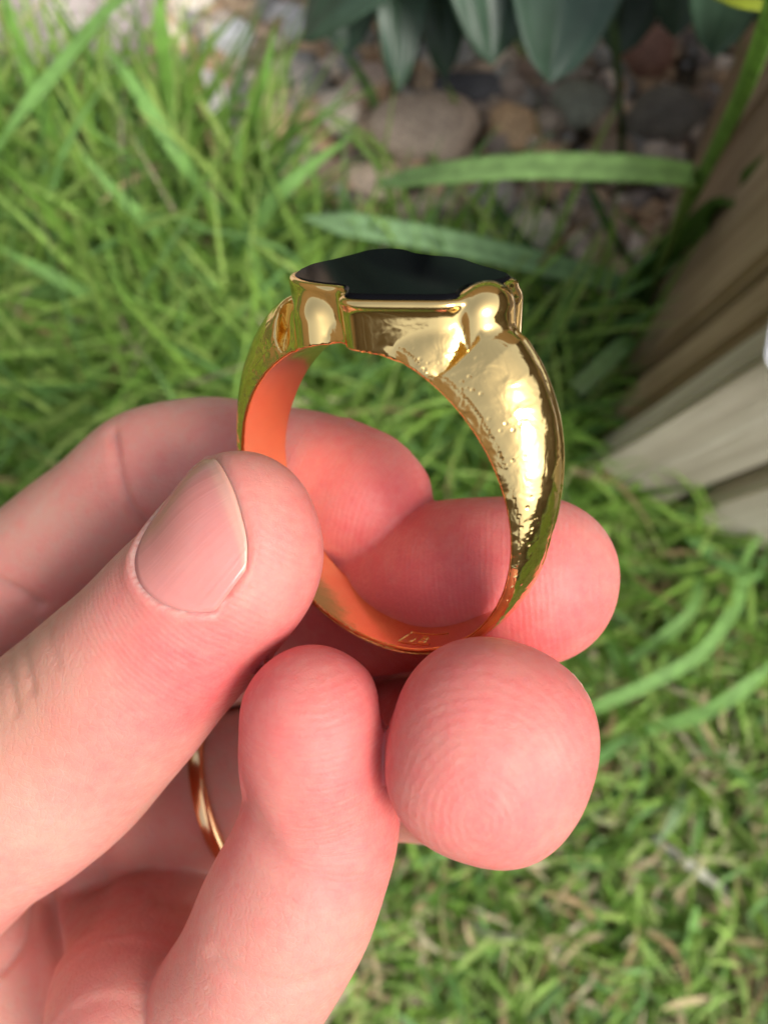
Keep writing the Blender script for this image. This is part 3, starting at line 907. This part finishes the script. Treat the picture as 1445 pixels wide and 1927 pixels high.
def f_ring(x, y, z):
    return smin(f_band(x, y, z), f_bezel(x, y, z), 0.35)

def surface_nets(f, org, h):
    nx, ny, nz = f.shape
    ins = f < 0
    c8 = [(i, j, k) for i in (0, 1) for j in (0, 1) for k in (0, 1)]
    cnt = np.zeros((nx - 1, ny - 1, nz - 1), np.int8)
    for i, j, k in c8:
        cnt += ins[i:nx - 1 + i, j:ny - 1 + j, k:nz - 1 + k]
    act = np.argwhere((cnt > 0) & (cnt < 8))
    imap = np.full(cnt.shape, -1, np.int32)
    imap[tuple(act.T)] = np.arange(len(act))
    vals = np.stack([f[act[:, 0] + i, act[:, 1] + j, act[:, 2] + k] for i, j, k in c8], 1)
    acc = np.zeros((len(act), 3)); num = np.zeros(len(act))
    for a in range(8):
        for b in range(a + 1, 8):
            dlt = np.array(c8[b]) - np.array(c8[a])
            if np.abs(dlt).sum() != 1: continue
            va, vb = vals[:, a], vals[:, b]
            m = (va < 0) != (vb < 0)
            t = np.where(m, va / np.where(m, va - vb, 1), 0)
            acc += np.where(m[:, None], np.array(c8[a]) + t[:, None] * dlt, 0); num += m
    V = org + (act + acc / num[:, None]) * h
    F = []
    for ax in range(3):
        sl0 = [slice(None)] * 3; sl1 = [slice(None)] * 3
        sl0[ax] = slice(0, -1); sl1[ax] = slice(1, None)
        a, b = ins[tuple(sl0)], ins[tuple(sl1)]
        e = np.argwhere(a != b)
        o1, o2 = [d for d in range(3) if d != ax]
        ok = (e[:, o1] > 0) & (e[:, o2] > 0) & (e[:, o1] < f.shape[o1] - 1) & (e[:, o2] < f.shape[o2] - 1)
        e = e[ok]
        flip = a[tuple(e.T)]
        q = []
        for d1, d2 in ((1, 1), (0, 1), (0, 0), (1, 0)):
            g = e.copy(); g[:, o1] -= d1; g[:, o2] -= d2
            q.append(imap[tuple(g.T)])
        q = np.stack(q, 1)
        rev = flip if ax != 1 else ~flip
        q[~rev] = q[~rev][:, ::-1]
        F.append(q)
    return V, np.concatenate(F), imap

def largest(V, F):
    """keep the largest connected piece"""
    lab = np.arange(len(V))
    while True:
        m = lab[F].min(1); new = lab.copy()
        for k in range(4): np.minimum.at(new, F[:, k], m)
        new = new[new]; new = new[new]
        if (new == lab).all(): break
        lab = new
    ids, cnt = np.unique(lab, return_counts=True)
    keep = lab == ids[cnt.argmax()]
    mp = np.cumsum(keep) - 1
    return V[keep], mp[F[keep[F].all(1)]]

def mesh_field(func, lo, hi, h, newton=3):
    lo = np.array(lo, float); n = np.ceil((np.array(hi) - lo) / h).astype(int) + 1
    ax = [lo[i] + h * np.arange(n[i]) for i in range(3)]
    f = np.empty(n, np.float32)
    for i in range(0, n[0], 24):
        X, Y, Z = np.meshgrid(ax[0][i:i + 24], ax[1], ax[2], indexing='ij')
        f[i:i + 24] = func(X, Y, Z)
    V, F, _ = surface_nets(f, lo, h)
    def grad(P, e=0.03):
        g = np.stack([(func(*(P + d).T) - func(*(P - d).T)) / (2 * e) for d in np.eye(3) * e], 1)
        return g
    for _ in range(newton):
        g = grad(V); v = func(*V.T)
        V = V - np.clip(v / np.maximum((g ** 2).sum(1), 0.05), -h, h)[:, None] * g * 0.9
    N = grad(V, 0.06); N /= np.linalg.norm(N, axis=1, keepdims=True) + 1e-9
    return V, F, N

def sub_mesh(name, V, F, N, keep, to_world, rot):
    used = np.unique(F[keep]); mp = np.full(len(V), -1); mp[used] = np.arange(len(used))
    me = npmesh(name, to_world(V[used]), mp[F[keep]])
    if len(me.vertices) == len(used):
        add_attr(me, 'rim', np.clip(1.35 - V[used][:, 1] / 1.5, 0, 1) * (V[used][:, 1] > 0.15))
        me.normals_split_custom_set_from_vertices((N[used] @ rot.T).astype(np.float32).tolist())
    return me

def build_ring():
    V, F, N = mesh_field(f_ring, (-17.5, -2.2, -13.6), (17.5, 12.8, 17.2), 0.17)
    rot = M3n @ RB
    root = empty('signet_ring', ring2world(np.zeros((1, 3)))[0])
    tag(root, 'gold signet ring with a black onyx face held upright between the fingertips', 'ring')
    fc = V[F].mean(1)
    bz = f_bezel(*fc.T) < f_band(*fc.T)
    inner = (~bz) & (np.abs(np.hypot(fc[:, 0], fc[:, 2]) - R_IN) < 0.13) & (fc[:, 1] > 0.2)
    link('band', sub_mesh('band', V, F, N, ~bz & ~inner, ring2world, rot), GOLD, root)
    link('bezel', sub_mesh('bezel', V, F, N, bz, ring2world, rot), GOLD_BEZEL, root)
    link('band_lining', sub_mesh('band_lining', V, F, N, inner, ring2world, rot), GOLD_IN, root)
    # stone: polished slab with a bevelled girdle
    ctr = OUTC.mean(0)
    rings = []
    for inset, z in ((0.55, 14.2), (0.05, 14.9), (0.02, 15.42), (0.10, 15.58), (0.32, 15.75)):
        T = np.roll(OUTC, -1, 0) - np.roll(OUTC, 1, 0); T /= np.linalg.norm(T, axis=1, keepdims=True)
        nn = np.stack([-T[:, 1], T[:, 0]], 1)
        q = OUTC + nn * inset
        rings.append(np.c_[q, np.full(len(q), z)])
    k = len(OUTC)
    Vs = np.concatenate(rings + [np.array([[*ctr, 15.76], [*ctr, 14.2]])])
    Fq = []
    for r in range(len(rings) - 1):
        for i in range(k):
            j = (i + 1) % k
            Fq.append((r * k + i, r * k + j, (r + 1) * k + j, (r + 1) * k + i))
    me = bpy.data.meshes.new('stone')
    top = [(len(rings) - 1) * k + i for i in range(k)]
    bot = [i for i in range(k)][::-1]
    me.from_pydata([tuple(v) for v in ring2world(Vs[:-2])], [], Fq + [tuple(top), tuple(bot)])
    me.polygons.foreach_set('use_smooth', [True] * len(Fq) + [False, False])
    link('stone', me, ONYX, root)
    # hallmark: a punched frame with the letters U B, on the lining near the bottom
    def stroke(pts, rad=0.055):
        vs, fs = [], []
        P = catmull(pts, 3) if len(pts) > 2 else np.asarray(pts, float)
        for i, p in enumerate(P):
            t = P[min(i + 1, len(P) - 1)] - P[max(i - 1, 0)]; t = t / np.linalg.norm(t)
            r = np.array([-p[0], 0, -p[2]]); r /= np.linalg.norm(r)
            b = np.cross(t, r); b /= np.linalg.norm(b) + 1e-9
            for a in range(6):
                vs.append(p + rad * (math.cos(a * math.pi / 3) * b + math.sin(a * math.pi / 3) * r * 0.7))
        for i in range(len(P) - 1):
            for a in range(6):
                fs.append((i * 6 + a, i * 6 + (a + 1) % 6, i * 6 + 6 + (a + 1) % 6, i * 6 + 6 + a))
        return vs, fs
    def cyl(u, y, th0=160):
        t = math.radians(th0) - u / R_IN
        return np.array([math.sin(t) * (R_IN - 0.02), y, math.cos(t) * (R_IN - 0.02)])
    strokes = [
        [(-2.3, .8), (-1.95, 2.35)], [(-1.95, 2.35), (2.3, 2.35)], [(-2.3, .8), (1.4, .8)],
        [(-1.45, 2.0), (-1.45, 1.35), (-1.2, 1.1), (-0.9, 1.35), (-0.9, 2.0)],
        [(-0.2, 1.1), (-0.2, 2.0)], [(-0.2, 2.0), (0.4, 1.9), (0.35, 1.6), (-0.15, 1.55)], [(-0.15, 1.55), (0.5, 1.45), (0.5, 1.2), (-0.2, 1.1)],
    ]
    vs, fs = [], []
    for st in strokes:
        pts = [cyl(a * 0.85, b) for a, b in st]
        if len(pts) == 2: pts = [pts[0] + (pts[1] - pts[0]) * t for t in (0, .33, .66, 1)]; 
        pts = [np.array([p[0], p[1], p[2]]) * np.array([(R_IN - 0.02) / math.hypot(p[0], p[2]), 1, (R_IN - 0.02) / math.hypot(p[0], p[2])]) for p in pts]
        v, f = stroke(pts)
        o = len(vs); vs += v; fs += [tuple(i + o for i in q) for q in f]
    me = npmesh('hallmark', ring2world(np.array(vs)), np.array(fs))
    link('hallmark', me, GOLD, root)
build_ring()

# ================================================================== the hand
HG = 0.34                                                   # voxel size, mm
CH = {  # px, py, depth beyond the ring (mm), radius (mm)
    'thumb': [(-330, 1690, 17, 14.2), (-100, 1535, 12, 11.1), (55, 1450, 8.5, 9.5), (163, 1358, 6, 8.4), (266, 1252, 3, 7.55), (364, 1150, 1.0, 7.05), (428, 1072, -0.5, 6.25), (462, 1030, -1.2, 5.45)],
    'index': [(-260, 1390, 32, 10), (-60, 1205, 26, 8.2), (94, 1069, 24, 7.7), (195, 982, 22, 7.3), (290, 905, 20, 7.15), (370, 885, 19, 7.0), (470, 893, 18, 6.9), (600, 913, 15.5, 6.75), (684, 945, 13.5, 6.55)],
    'middle': [(-120, 1480, 38, 10), (200, 1290, 36, 8.3), (480, 1170, 27, 7.8), (720, 1115, 16, 7.5), (880, 1097, 9.5, 7.3), (1003, 1090, 7.5, 7.2)],
    'ring': [(0, 1640, 34, 10), (230, 1560, 31, 8.8), (420, 1490, 28, 8.2), (620, 1440, 26, 8.0), (760, 1425, 21, 8.0), (860, 1425, 12, 7.7), (910, 1415, 2, 7.1), (918, 1406, -4.0, 6.2)],
    'little': [(310, 2160, 18, 9.0), (405, 1945, 8, 7.0), (480, 1830, 2.8, 6.5), (540, 1710, 0.6, 6.55), (589, 1600, -0.4, 6.15), (606, 1505, -0.8, 5.8), (594, 1416, -2.6, 5.55), (589, 1353, -3.5, 5.25)],
}
BLOBS = {
         'thumb': [((450, 990, -0.6, 5.5), 2.0), ((457, 1070, -0.8, 5.3), 2.0)]}
TIP_GAP_RED = [((1000, 1090, 7), 9, .45), ((921, 1408, -3), 11, .55), ((590, 1345, 0), 9, .40), ((690, 945, 16), 10, .55), ((500, 1150, 0), 9, .15), ((330, 1290, -6), 6, .35), ((740, 1200, 12), 14, .6), ((300, 1780, 16), 9, .2)]  # fingertip flush, plus red glow in the gaps between fingers put into colour

def build_hand():
    lo = np.array([-150.0, -128.0, -128.0]); hi = np.array([24.0, 18.0, -49.0])
    shp = np.ceil((hi - lo) / HG).astype(int) + 1
    BIGV = 5.0
    G = np.full(shp, BIGV, np.float32)
    owner = {}
    def chain_field(P, pad=4.5, box=None):
        """P (n,4) spheres in mm -> (slice, field)"""
        B = P if box is None else box
        a = np.maximum(((B[:, :3] - B[:, 3:]).min(0) - pad - lo) / HG, 0).astype(int)
        b = np.minimum(np.ceil(((B[:, :3] + B[:, 3:]).max(0) + pad - lo) / HG).astype(int) + 1, shp)
        f = np.full(b - a, BIGV, np.float32)
        for s in range(0, len(P), 6):
            Q = P[s:s + 6]
            a2 = np.maximum(((Q[:, :3] - Q[:, 3:]).min(0) - pad - lo) / HG, a).astype(int)
            b2 = np.minimum(np.ceil(((Q[:, :3] + Q[:, 3:]).max(0) + pad - lo) / HG).astype(int) + 1, b)
            if np.any(b2 <= a2): continue
            x, y, z = [(lo[i] + HG * np.arange(a2[i], b2[i])).astype(np.float32) for i in range(3)]
            sub = f[a2[0] - a[0]:b2[0] - a[0], a2[1] - a[1]:b2[1] - a[1], a2[2] - a[2]:b2[2] - a[2]]
            for c in Q:
                d = np.sqrt(((x - c[0]) ** 2)[:, None, None] + ((y - c[1]) ** 2)[None, :, None] + ((z - c[2]) ** 2)[None, None, :]) - c[3]
                np.minimum(sub, d, out=sub)
        return tuple(slice(i, j) for i, j in zip(a, b)), f
    def union(sl, f, k):
        G[sl] = smin(G[sl], f, k)
    def dense(pts, step=0.35):
        C = catmull(pts, 40)
        L = np.concatenate([[0], np.cumsum(np.linalg.norm(np.diff(C[:, :3], axis=0), axis=1))])
        s = np.arange(0, L[-1], step)
        return np.stack([np.interp(s, L, C[:, i]) for i in range(4)], 1), s, L[-1]
    def H(*q): return [(*hp(a, b, d), r) for a, b, d, r in q]
    # palm, wrist and forearm
    parts = [
        (H((-330, 1380, 36, 11), (-110, 1540, 38, 10.5), (90, 1700, 33, 10), (250, 1850, 25, 9.5), (330, 2080, 18, 9.5)), 4.0),
        (H((-420, 1600, 38, 13), (-230, 1800, 38, 12), (-20, 1960, 34, 12), (180, 2150, 26, 12)), 4.0),
        (H((40, 1760, 29, 8), (60, 1900, 27, 9), (60, 2080, 27, 11)), 3.0),
        (H((-330, 1720, 18, 15), (-520, 1900, 30, 17), (-760, 2130, 40, 18)), 5.0),
        (H((180, 2150, 24, 12), (-250, 2250, 34, 16), (-640, 2260, 40, 18)), 5.0),
        (H((-640, 2190, 40, 19), (-1050, 2480, 48, 21), (-1400, 2740, 52, 23)), 5.0),
    ]
    for q, k in parts:
        D, _, _ = dense(q, 0.8); union(*chain_field(D), k)
    centre = {}
    D, _, _ = dense(H((290, 1800, 20, 7.6), (258, 1885, 13, 7.3), (235, 1965, 7, 6.4), (230, 2100, 6, 8.0)), 0.6); union(*chain_field(D), 6.0)
    union(*chain_field(np.array(H((372, 1670, 30, 8.0)))), 4.0)
    union(*chain_field(np.array(H((730, 1285, 27, 6.5), (650, 1300, 28, 7)))), 1.0)
    for name in ('middle', 'index', 'ring', 'little', 'thumb'):
        D, s, Lt = dense(H(*CH[name]))
        extra = [(np.array(H(q)), k) for q, k in BLOBS.get(name, [])]
        box = np.concatenate([D] + [e[0] for e in extra])
        sl, f = chain_field(D, box=box)
        for e, k in extra:
            f = smin(f, chain_field(e, box=box)[1], k)
        if name == 'ring':
            # the fingertip pad seen end on: a softly squared cushion rather than a ball
            c0 = hp(921, 1410, -6.0)
            X, Y, Z = np.meshgrid(*[(lo[i] + HG * np.arange(sl[i].start, sl[i].stop) - c0[i]).astype(np.float32) for i in range(3)], indexing='ij')
            ca, sa_ = math.cos(math.radians(-16)), math.sin(math.radians(-16))
            u_, v_ = X * ca + Y * sa_, -X * sa_ + Y * ca
            q = (np.abs(u_ / 7.0) ** 2.35 + np.abs(v_ / 7.5) ** 2.35 + np.abs((Z + 0.0) / 6.2) ** 2.35) ** (1 / 2.35)
            f = smin(f, ((q - 1) * 6.8).astype(np.float32), 1.2)
        union(sl, f, {'thumb': 0.06, 'little': 0.15, 'ring': 0.3, 'index': 0.35, 'middle': 0.4}[name])
        centre[name] = (D, s, Lt)
    V, F, _ = surface_nets(G, lo, HG)
    V, F = largest(V, F)
    # relax the voxel steps
    E = np.concatenate([F[:, [0, 1]], F[:, [1, 2]], F[:, [2, 3]], F[:, [3, 0]]])
    deg = np.bincount(E.ravel(), minlength=len(V)).astype(float)
    def lap(X):
        return np.stack([np.bincount(E[:, 0], X[E[:, 1], i], len(V)) + np.bincount(E[:, 1], X[E[:, 0], i], len(V)) for i in range(X.shape[1])], 1) / deg[:, None]
    for _ in range(9):
        V = V + 0.5 * (lap(V) - V); V = V - 0.42 * (lap(V) - V)
    def normals(V):
        n = np.cross(V[F[:, 2]] - V[F[:, 0]], V[F[:, 3]] - V[F[:, 1]])
        N = np.stack([np.bincount(F.ravel(), np.repeat(n[:, i], 4), len(V)) for i in range(3)], 1)
        return N / (np.linalg.norm(N, axis=1, keepdims=True) + 1e-9)
    N = normals(V)
    view = -V / np.linalg.norm(V, axis=1, keepdims=True)
    fac = (N * view).sum(1)
    px = np.stack([PW / 2 + FPX * V[:, 0] / -V[:, 2], PH / 2 - FPX * V[:, 1] / -V[:, 2]], 1)
    dep = -V[:, 2] - 64
    # nearest finger, position along it
    best = np.full(len(V), 1e9); along = np.zeros(len(V)); fid = np.full(len(V), -1); left = np.full(len(V), 99.0)
    for i, (name, (D, s, Lt)) in enumerate(centre.items()):
        bb0 = D[:, :3].min(0) - 11; bb1 = D[:, :3].max(0) + 11
        idx = np.where(np.all((V > bb0) & (V < bb1), 1))[0]
        Dc, sc_ = D[::4], s[::4]
        for c0 in range(0, len(idx), 40000):
            ii = idx[c0:c0 + 40000]
            d2 = ((V[ii][:, None, :] - Dc[None, :, :3]) ** 2).sum(2)
            j = d2.argmin(1); dd = np.sqrt(d2[np.arange(len(ii)), j]) - Dc[j, 3]
            m = dd < best[ii]
            T = np.gradient(Dc[:, :3], axis=0); T /= np.linalg.norm(T, axis=1, keepdims=True)
            sa = sc_[j] + ((V[ii] - Dc[j, :3]) * T[j]).sum(1)
            best[ii[m]] = dd[m]; along[ii[m]] = sa[m]; fid[ii[m]] = i; left[ii[m]] = (Lt - sa)[m]
    # creases: shallow grooves along lines seen on the skin
    CREASES = [
        ([(212, 815), (225, 900), (250, 960), (290, 1000)], 9, .55, (10, 30)),
        ([(-10, 1090), (40, 1115), (75, 1140)], 9, .6, (15, 40)),
        ([(95, 1650), (98, 1740), (112, 1840), (130, 1950)], 13, .9, (15, 40)),
        ([(60, 1690), (45, 1770), (5, 1830)], 9, .5, (15, 40)),
        ([(400, 1700), (350, 1700), (310, 1692)], 18, .35, (15, 40)),
        ([(440, 1470), (468, 1530), (498, 1590), (545, 1640), (620, 1665), (700, 1655)], 22, .28, (-15, 8)),
        ([(400, 1800), (450, 1840), (530, 1860), (640, 1830)], 14, .22, (-15, 8)),
        ([(55, 1160), (50, 1230), (60, 1300)], 9, .20, (-10, 8)),
        ([(30, 1190), (20, 1260), (30, 1340)], 8, .18, (-10, 8)),
        ([(90, 1150), (95, 1200), (110, 1250)], 8, .12, (-10, 8)),
        ([(180, 1570), (195, 1660), (170, 1750), (165, 1850)], 26, .35, (15, 40)),
    ]
    disp = np.zeros(len(V)); front = np.clip(fac * 3, 0, 1)
    for line, w, amt, (d0, d1) in CREASES:
        C = catmull(np.array(line, float), 8)
        m = np.where((fac > 0.05) & (dep > d0 - 2) & (dep < d1 + 2) & (px[:, 0] > C[:, 0].min() - 60) & (px[:, 0] < C[:, 0].max() + 60) & (px[:, 1] > C[:, 1].min() - 60) & (px[:, 1] < C[:, 1].max() + 60))[0]
        if len(m) == 0: continue
        dist = np.full(len(m), 1e9)
        for a, b in zip(C[:-1], C[1:]):
            e = b - a; t = np.clip(((px[m] - a) @ e) / (e @ e), 0, 1)
            dist = np.minimum(dist, np.linalg.norm(px[m] - a - t[:, None] * e, axis=1))
        disp[m] += amt * np.exp(-(dist / w) ** 2)
    # gentle unevenness of flesh
    sub = np.array([mnoise.noise(Vector(p * 0.16)) for p in V])
    disp += -0.22 * sub
    # nails: the bed is let in below the skin around it
    NAILS = []; cut = np.zeros(len(V))
    def nail_frame(name, back, roll):
        D, s, Lt = centre[name]
        j = int(np.argmin(np.abs(s - (Lt - back))))
        c = D[j, :3]; T = D[min(j + 8, len(D) - 1), :3] - D[max(j - 8, 0), :3]; T /= np.linalg.norm(T)
        cv = -c / np.linalg.norm(c)
        if hasattr(roll, '__len__'):
            n = np.array(roll, float); n -= (n @ T) * T; n /= np.linalg.norm(n)
        else:
            q = cv - (cv @ T) * T; q /= np.linalg.norm(q)
            p = np.cross(T, q)
            n = math.cos(roll) * q + math.sin(roll) * p
        b = np.cross(T, n)
        return c, T, n, b
    SPEC = [  # finger, back from the tip centre, roll, half angle, half length, skew, cuticle curve, free-edge curve, label
        ('thumb', 0.1, math.radians(-48), math.radians(58), 4.4, -0.7, 3.0, 1.3, 'broad pink thumbnail with a dry white cuticle'),
        ('little', 1.2, (.80, .45, -.22), math.radians(42), 3.2, 0.0, 1.2, 1.2, 'little fingernail seen edge on'),
        ('ring', 1.2, (.82, .44, -.12), math.radians(27), 3.2, 0.0, 1.2, 1.2, 'ring fingernail, only its pale rim in view'),
        ('index', -0.5, (.50, .60, -.65), math.radians(52), 4.4, 0.0, 1.2, 1.2, 'index fingernail turned away above the gold band'),
        ('middle', -0.5, (.30, .30, -.90), math.radians(52), 4.6, 0.0, 1.2, 1.2, None),
    ]
    for name, back, roll, ha, hl, skew, cc, fe, lab in SPEC:
        c, T, n, b = nail_frame(name, back, roll)
        rel = V - c
        sa = rel @ T; xn, xb = rel @ n, rel @ b
        an = np.arctan2(xb, xn)
        u = an / ha
        s0 = -hl + cc * u ** 2 + skew * u; s1 = hl - fe * u ** 2 - 0.9 * np.minimum(np.abs(u), 1.2) ** 8 + skew * u
        near = (np.hypot(xn, xb) < 11) & (fid == list(centre).index(name))
        d_edge = np.minimum.reduce([(sa - s0), (s1 - sa) + 0.3, (1 - np.abs(u)) * ha * 6.5])
        mask = np.clip(d_edge / 0.5 + 0.5, 0, 1) * near * (np.abs(u) < 1.15) * (np.abs(sa) < hl + 2)
        disp += mask * 0.42
        # raised fold round the nail
        fold = np.exp(-((d_edge + 0.55) / 0.55) ** 2) * near * (np.abs(u) < 1.3) * (sa < hl * 0.7) * (np.abs(sa) < hl + 2.5)
        disp -= fold * 0.16
        cut = np.maximum(cut, np.exp(-((d_edge + 0.15) / 0.16) ** 2) * near * (np.abs(u) < 1.2) * (sa < -0.5) * (np.abs(sa) < hl + 2.5) * (name == 'thumb'))
        NAILS.append((name, c, T, n, b, ha, hl, cc, fe, skew, lab))
    V2 = V - N * disp[:, None]
    for _ in range(2):
        V2 = V2 + 0.35 * (lap(V2) - V2); V2 = V2 - 0.3 * (lap(V2) - V2)
    redness = np.full(len(V), 0.30)
    for (a, b, d), rad, amt in TIP_GAP_RED:
        q = hp(a, b, d)
        redness += amt * np.exp(-(((V - q) ** 2).sum(1)) / (rad * rad))
    dry = np.zeros(len(V))
    th_m = fid == list(centre).index('thumb')
    dry += 0.55 * th_m * np.clip((left - 9) / 8, 0, 1) * np.clip(1.1 - np.abs((px[:, 0] * .74 + px[:, 1] * .67) - 900) / 160, 0, 1)
    # on the pad seen end on the ridges run in loops
    rm = (fid == list(centre).index('ring')) & (left < 9)
    q = V - hp(921, 1410, -6)
    along = np.where(rm, np.hypot(q[:, 0] * 0.92 + 1.2, q[:, 1] * 0.72 + 2.2), along)
    ridges = np.where(fid >= 0, np.clip((14 - left) / 4, 0, 1), 0.0)
    me = npmesh('hand', cam2world(V2), F)
    add_attr(me, 'redness', np.clip(redness, 0, 1.0)); add_attr(me, 'dry', np.clip(dry, 0, 1)); add_attr(me, 'along', along); add_attr(me, 'ridges', ridges); add_attr(me, 'cuticle', np.clip(cut, 0, 1))
    hand = link('hand', me, SKIN)
    tag(hand, 'bare left hand, palm up, pinching the gold signet ring with curled fingers', 'hand')
    # nail plates laid on the skin by casting from outside towards the finger's axis
    from mathutils.bvhtree import BVHTree
    tri = np.concatenate([F[:, [0, 1, 2]], F[:, [0, 2, 3]]])
    for name, c, T, n, b, ha, hl, cc, fe, skew, lab in NAILS:
        near = np.where((((V2 - c) ** 2).sum(1)) < 17 ** 2)[0]
        mk = np.zeros(len(V2), bool); mk[near] = True
        tk = tri[mk[tri].all(1)]
        mp = np.full(len(V2), -1); mp[near] = np.arange(len(near))
        bvh = BVHTree.FromPolygons([Vector(p) for p in V2[near]], mp[tk].tolist())
        nu, nv = 31, 29
        rad_t = max(CH[name][-2][3], CH[name][-1][3] + 0.4)
        P = np.full((nu, nv, 3), np.nan); ok = np.zeros((nu, nv), bool)
        for i in range(nu):
            u = -1 + 2 * i / (nu - 1)
            uu = np.sign(u) * abs(u) ** 0.85
            for j in range(nv):
                t = j / (nv - 1)
                s0 = -hl + cc * uu * uu + skew * uu; s1 = hl - fe * uu * uu - 0.9 * abs(uu) ** 8 + skew * uu
                s = s0 + (s1 - s0) * t
                a = uu * ha
                dr = n * math.cos(a) + b * math.sin(a)
                o = c + T * s + dr * 13
                hit = bvh.ray_cast(Vector(o), Vector(-dr), 14)
                if hit[0] is not None and np.linalg.norm(np.cross(np.array(hit[0]) - c, T)) < rad_t + (2.2 if name == 'ring' else 1.1):
                    P[i, j] = np.array(hit[0]) + dr * 0.17; ok[i, j] = True
        if ok.mean() < 0.6: continue
        # fill the odd miss, then smooth into a plate
        for _ in range(6):
            for i in range(nu):
                for j in range(nv):
                    if np.isnan(P[i, j, 0]):
                        nb = [P[x, y] for x, y in ((i - 1, j), (i + 1, j), (i, j - 1), (i, j + 1)) if 0 <= x < nu and 0 <= y < nv and not np.isnan(P[x, y, 0])]
                        if nb: P[i, j] = np.mean(nb, 0)
        if np.isnan(P).any(): continue
        for _ in range(12):
            Q = P.copy(); Q[1:-1, 1:-1] = (P[:-2, 1:-1] + P[2:, 1:-1] + P[1:-1, :-2] + P[1:-1, 2:]) / 4; P = Q
        ang = (np.linspace(-1, 1, nu))
        out = np.stack([n * math.cos(a * ha) + b * math.sin(a * ha) for a in ang])
        tt = np.linspace(0, 1, nv)
        P = P + out[:, None, :] * (0.05 - 0.22 * np.clip(0.1 - tt, 0, 1)[None, :, None] / 0.1 - 0.12 * np.clip((np.abs(ang) - 0.85) / 0.15, 0, 1)[:, None, None])
        if name == 'ring': P = P + out[:, None, :] * 0.3
        top, botm = P + out[:, None] * 0.05, P - out[:, None] * 0.22
        VV = np.stack([top, botm], 2).reshape(-1, 3)
        idx = np.arange(nu * nv * 2).reshape(nu, nv, 2)
        FF = [np.stack([idx[:-1, :-1, 0], idx[1:, :-1, 0], idx[1:, 1:, 0], idx[:-1, 1:, 0]], -1).reshape(-1, 4),
              np.stack([idx[:-1, 1:, 1], idx[1:, 1:, 1], idx[1:, :-1, 1], idx[:-1, :-1, 1]], -1).reshape(-1, 4)]
        loop = [(i, 0) for i in range(nu)] + [(nu - 1, j) for j in range(1, nv)] + [(i, nv - 1) for i in range(nu - 2, -1, -1)] + [(0, j) for j in range(nv - 2, 0, -1)]
        FF.append(np.array([(idx[a[0], a[1], 0], idx[a[0], a[1], 1], idx[q[0], q[1], 1], idx[q[0], q[1], 0]) for a, q in zip(loop, loop[1:] + loop[:1])]))
        nm = npmesh('fingernail', cam2world(VV), np.concatenate(FF))
        bm = bmesh.new(); bm.from_mesh(nm); bmesh.ops.recalc_face_normals(bm, faces=bm.faces[:]); bm.to_mesh(nm); bm.free()
        fe_v = np.repeat(np.tile(np.clip((tt - 0.88) / 0.06, 0, 1), (nu, 1)).ravel(), 2)
        add_attr(nm, 'free_edge', fe_v * 0.5)
        add_attr(nm, 'across', np.repeat(np.repeat((ang + 1) / 2, nv), 2))
        o = link('fingernail', nm, NAIL, hand)
        if lab: o['label'] = lab
    return centre
CENTRE = build_hand()

# ---- plain band worn on the ring finger
def build_wedding_band():
    D, s, Lt = CENTRE['ring']
    target = hp(450, 1495, 28)
    j = int(np.argmin(((D[:, :3] - target) ** 2).sum(1)))
    c = D[j, :3]; T = D[j + 6, :3] - D[j - 6, :3]; T /= np.linalg.norm(T)
    a = np.cross(T, [0, 0, 1.0]); a /= np.linalg.norm(a); b = np.cross(T, a)
    R, nA, nB = D[j, 3] + 0.5, 96, 14
    V = []
    for i in range(nA):
        t = 2 * math.pi * i / nA
        rd = a * math.cos(t) + b * math.sin(t)
        for k in range(nB):
            q = 2 * math.pi * k / nB
            V.append(c + rd * (R + 0.55 * math.cos(q)) + T * 0.85 * math.sin(q))
    idx = np.arange(nA * nB).reshape(nA, nB)
    F = np.stack([idx, np.roll(idx, -1, 0), np.roll(np.roll(idx, -1, 0), -1, 1), np.roll(idx, -1, 1)], -1).reshape(-1, 4)
    o = link('plain_ring', npmesh('plain_ring', cam2world(np.array(V)), F), GOLD_IN)
    tag(o, 'thin plain gold band worn at the base of the ring finger', 'ring')
build_wedding_band()
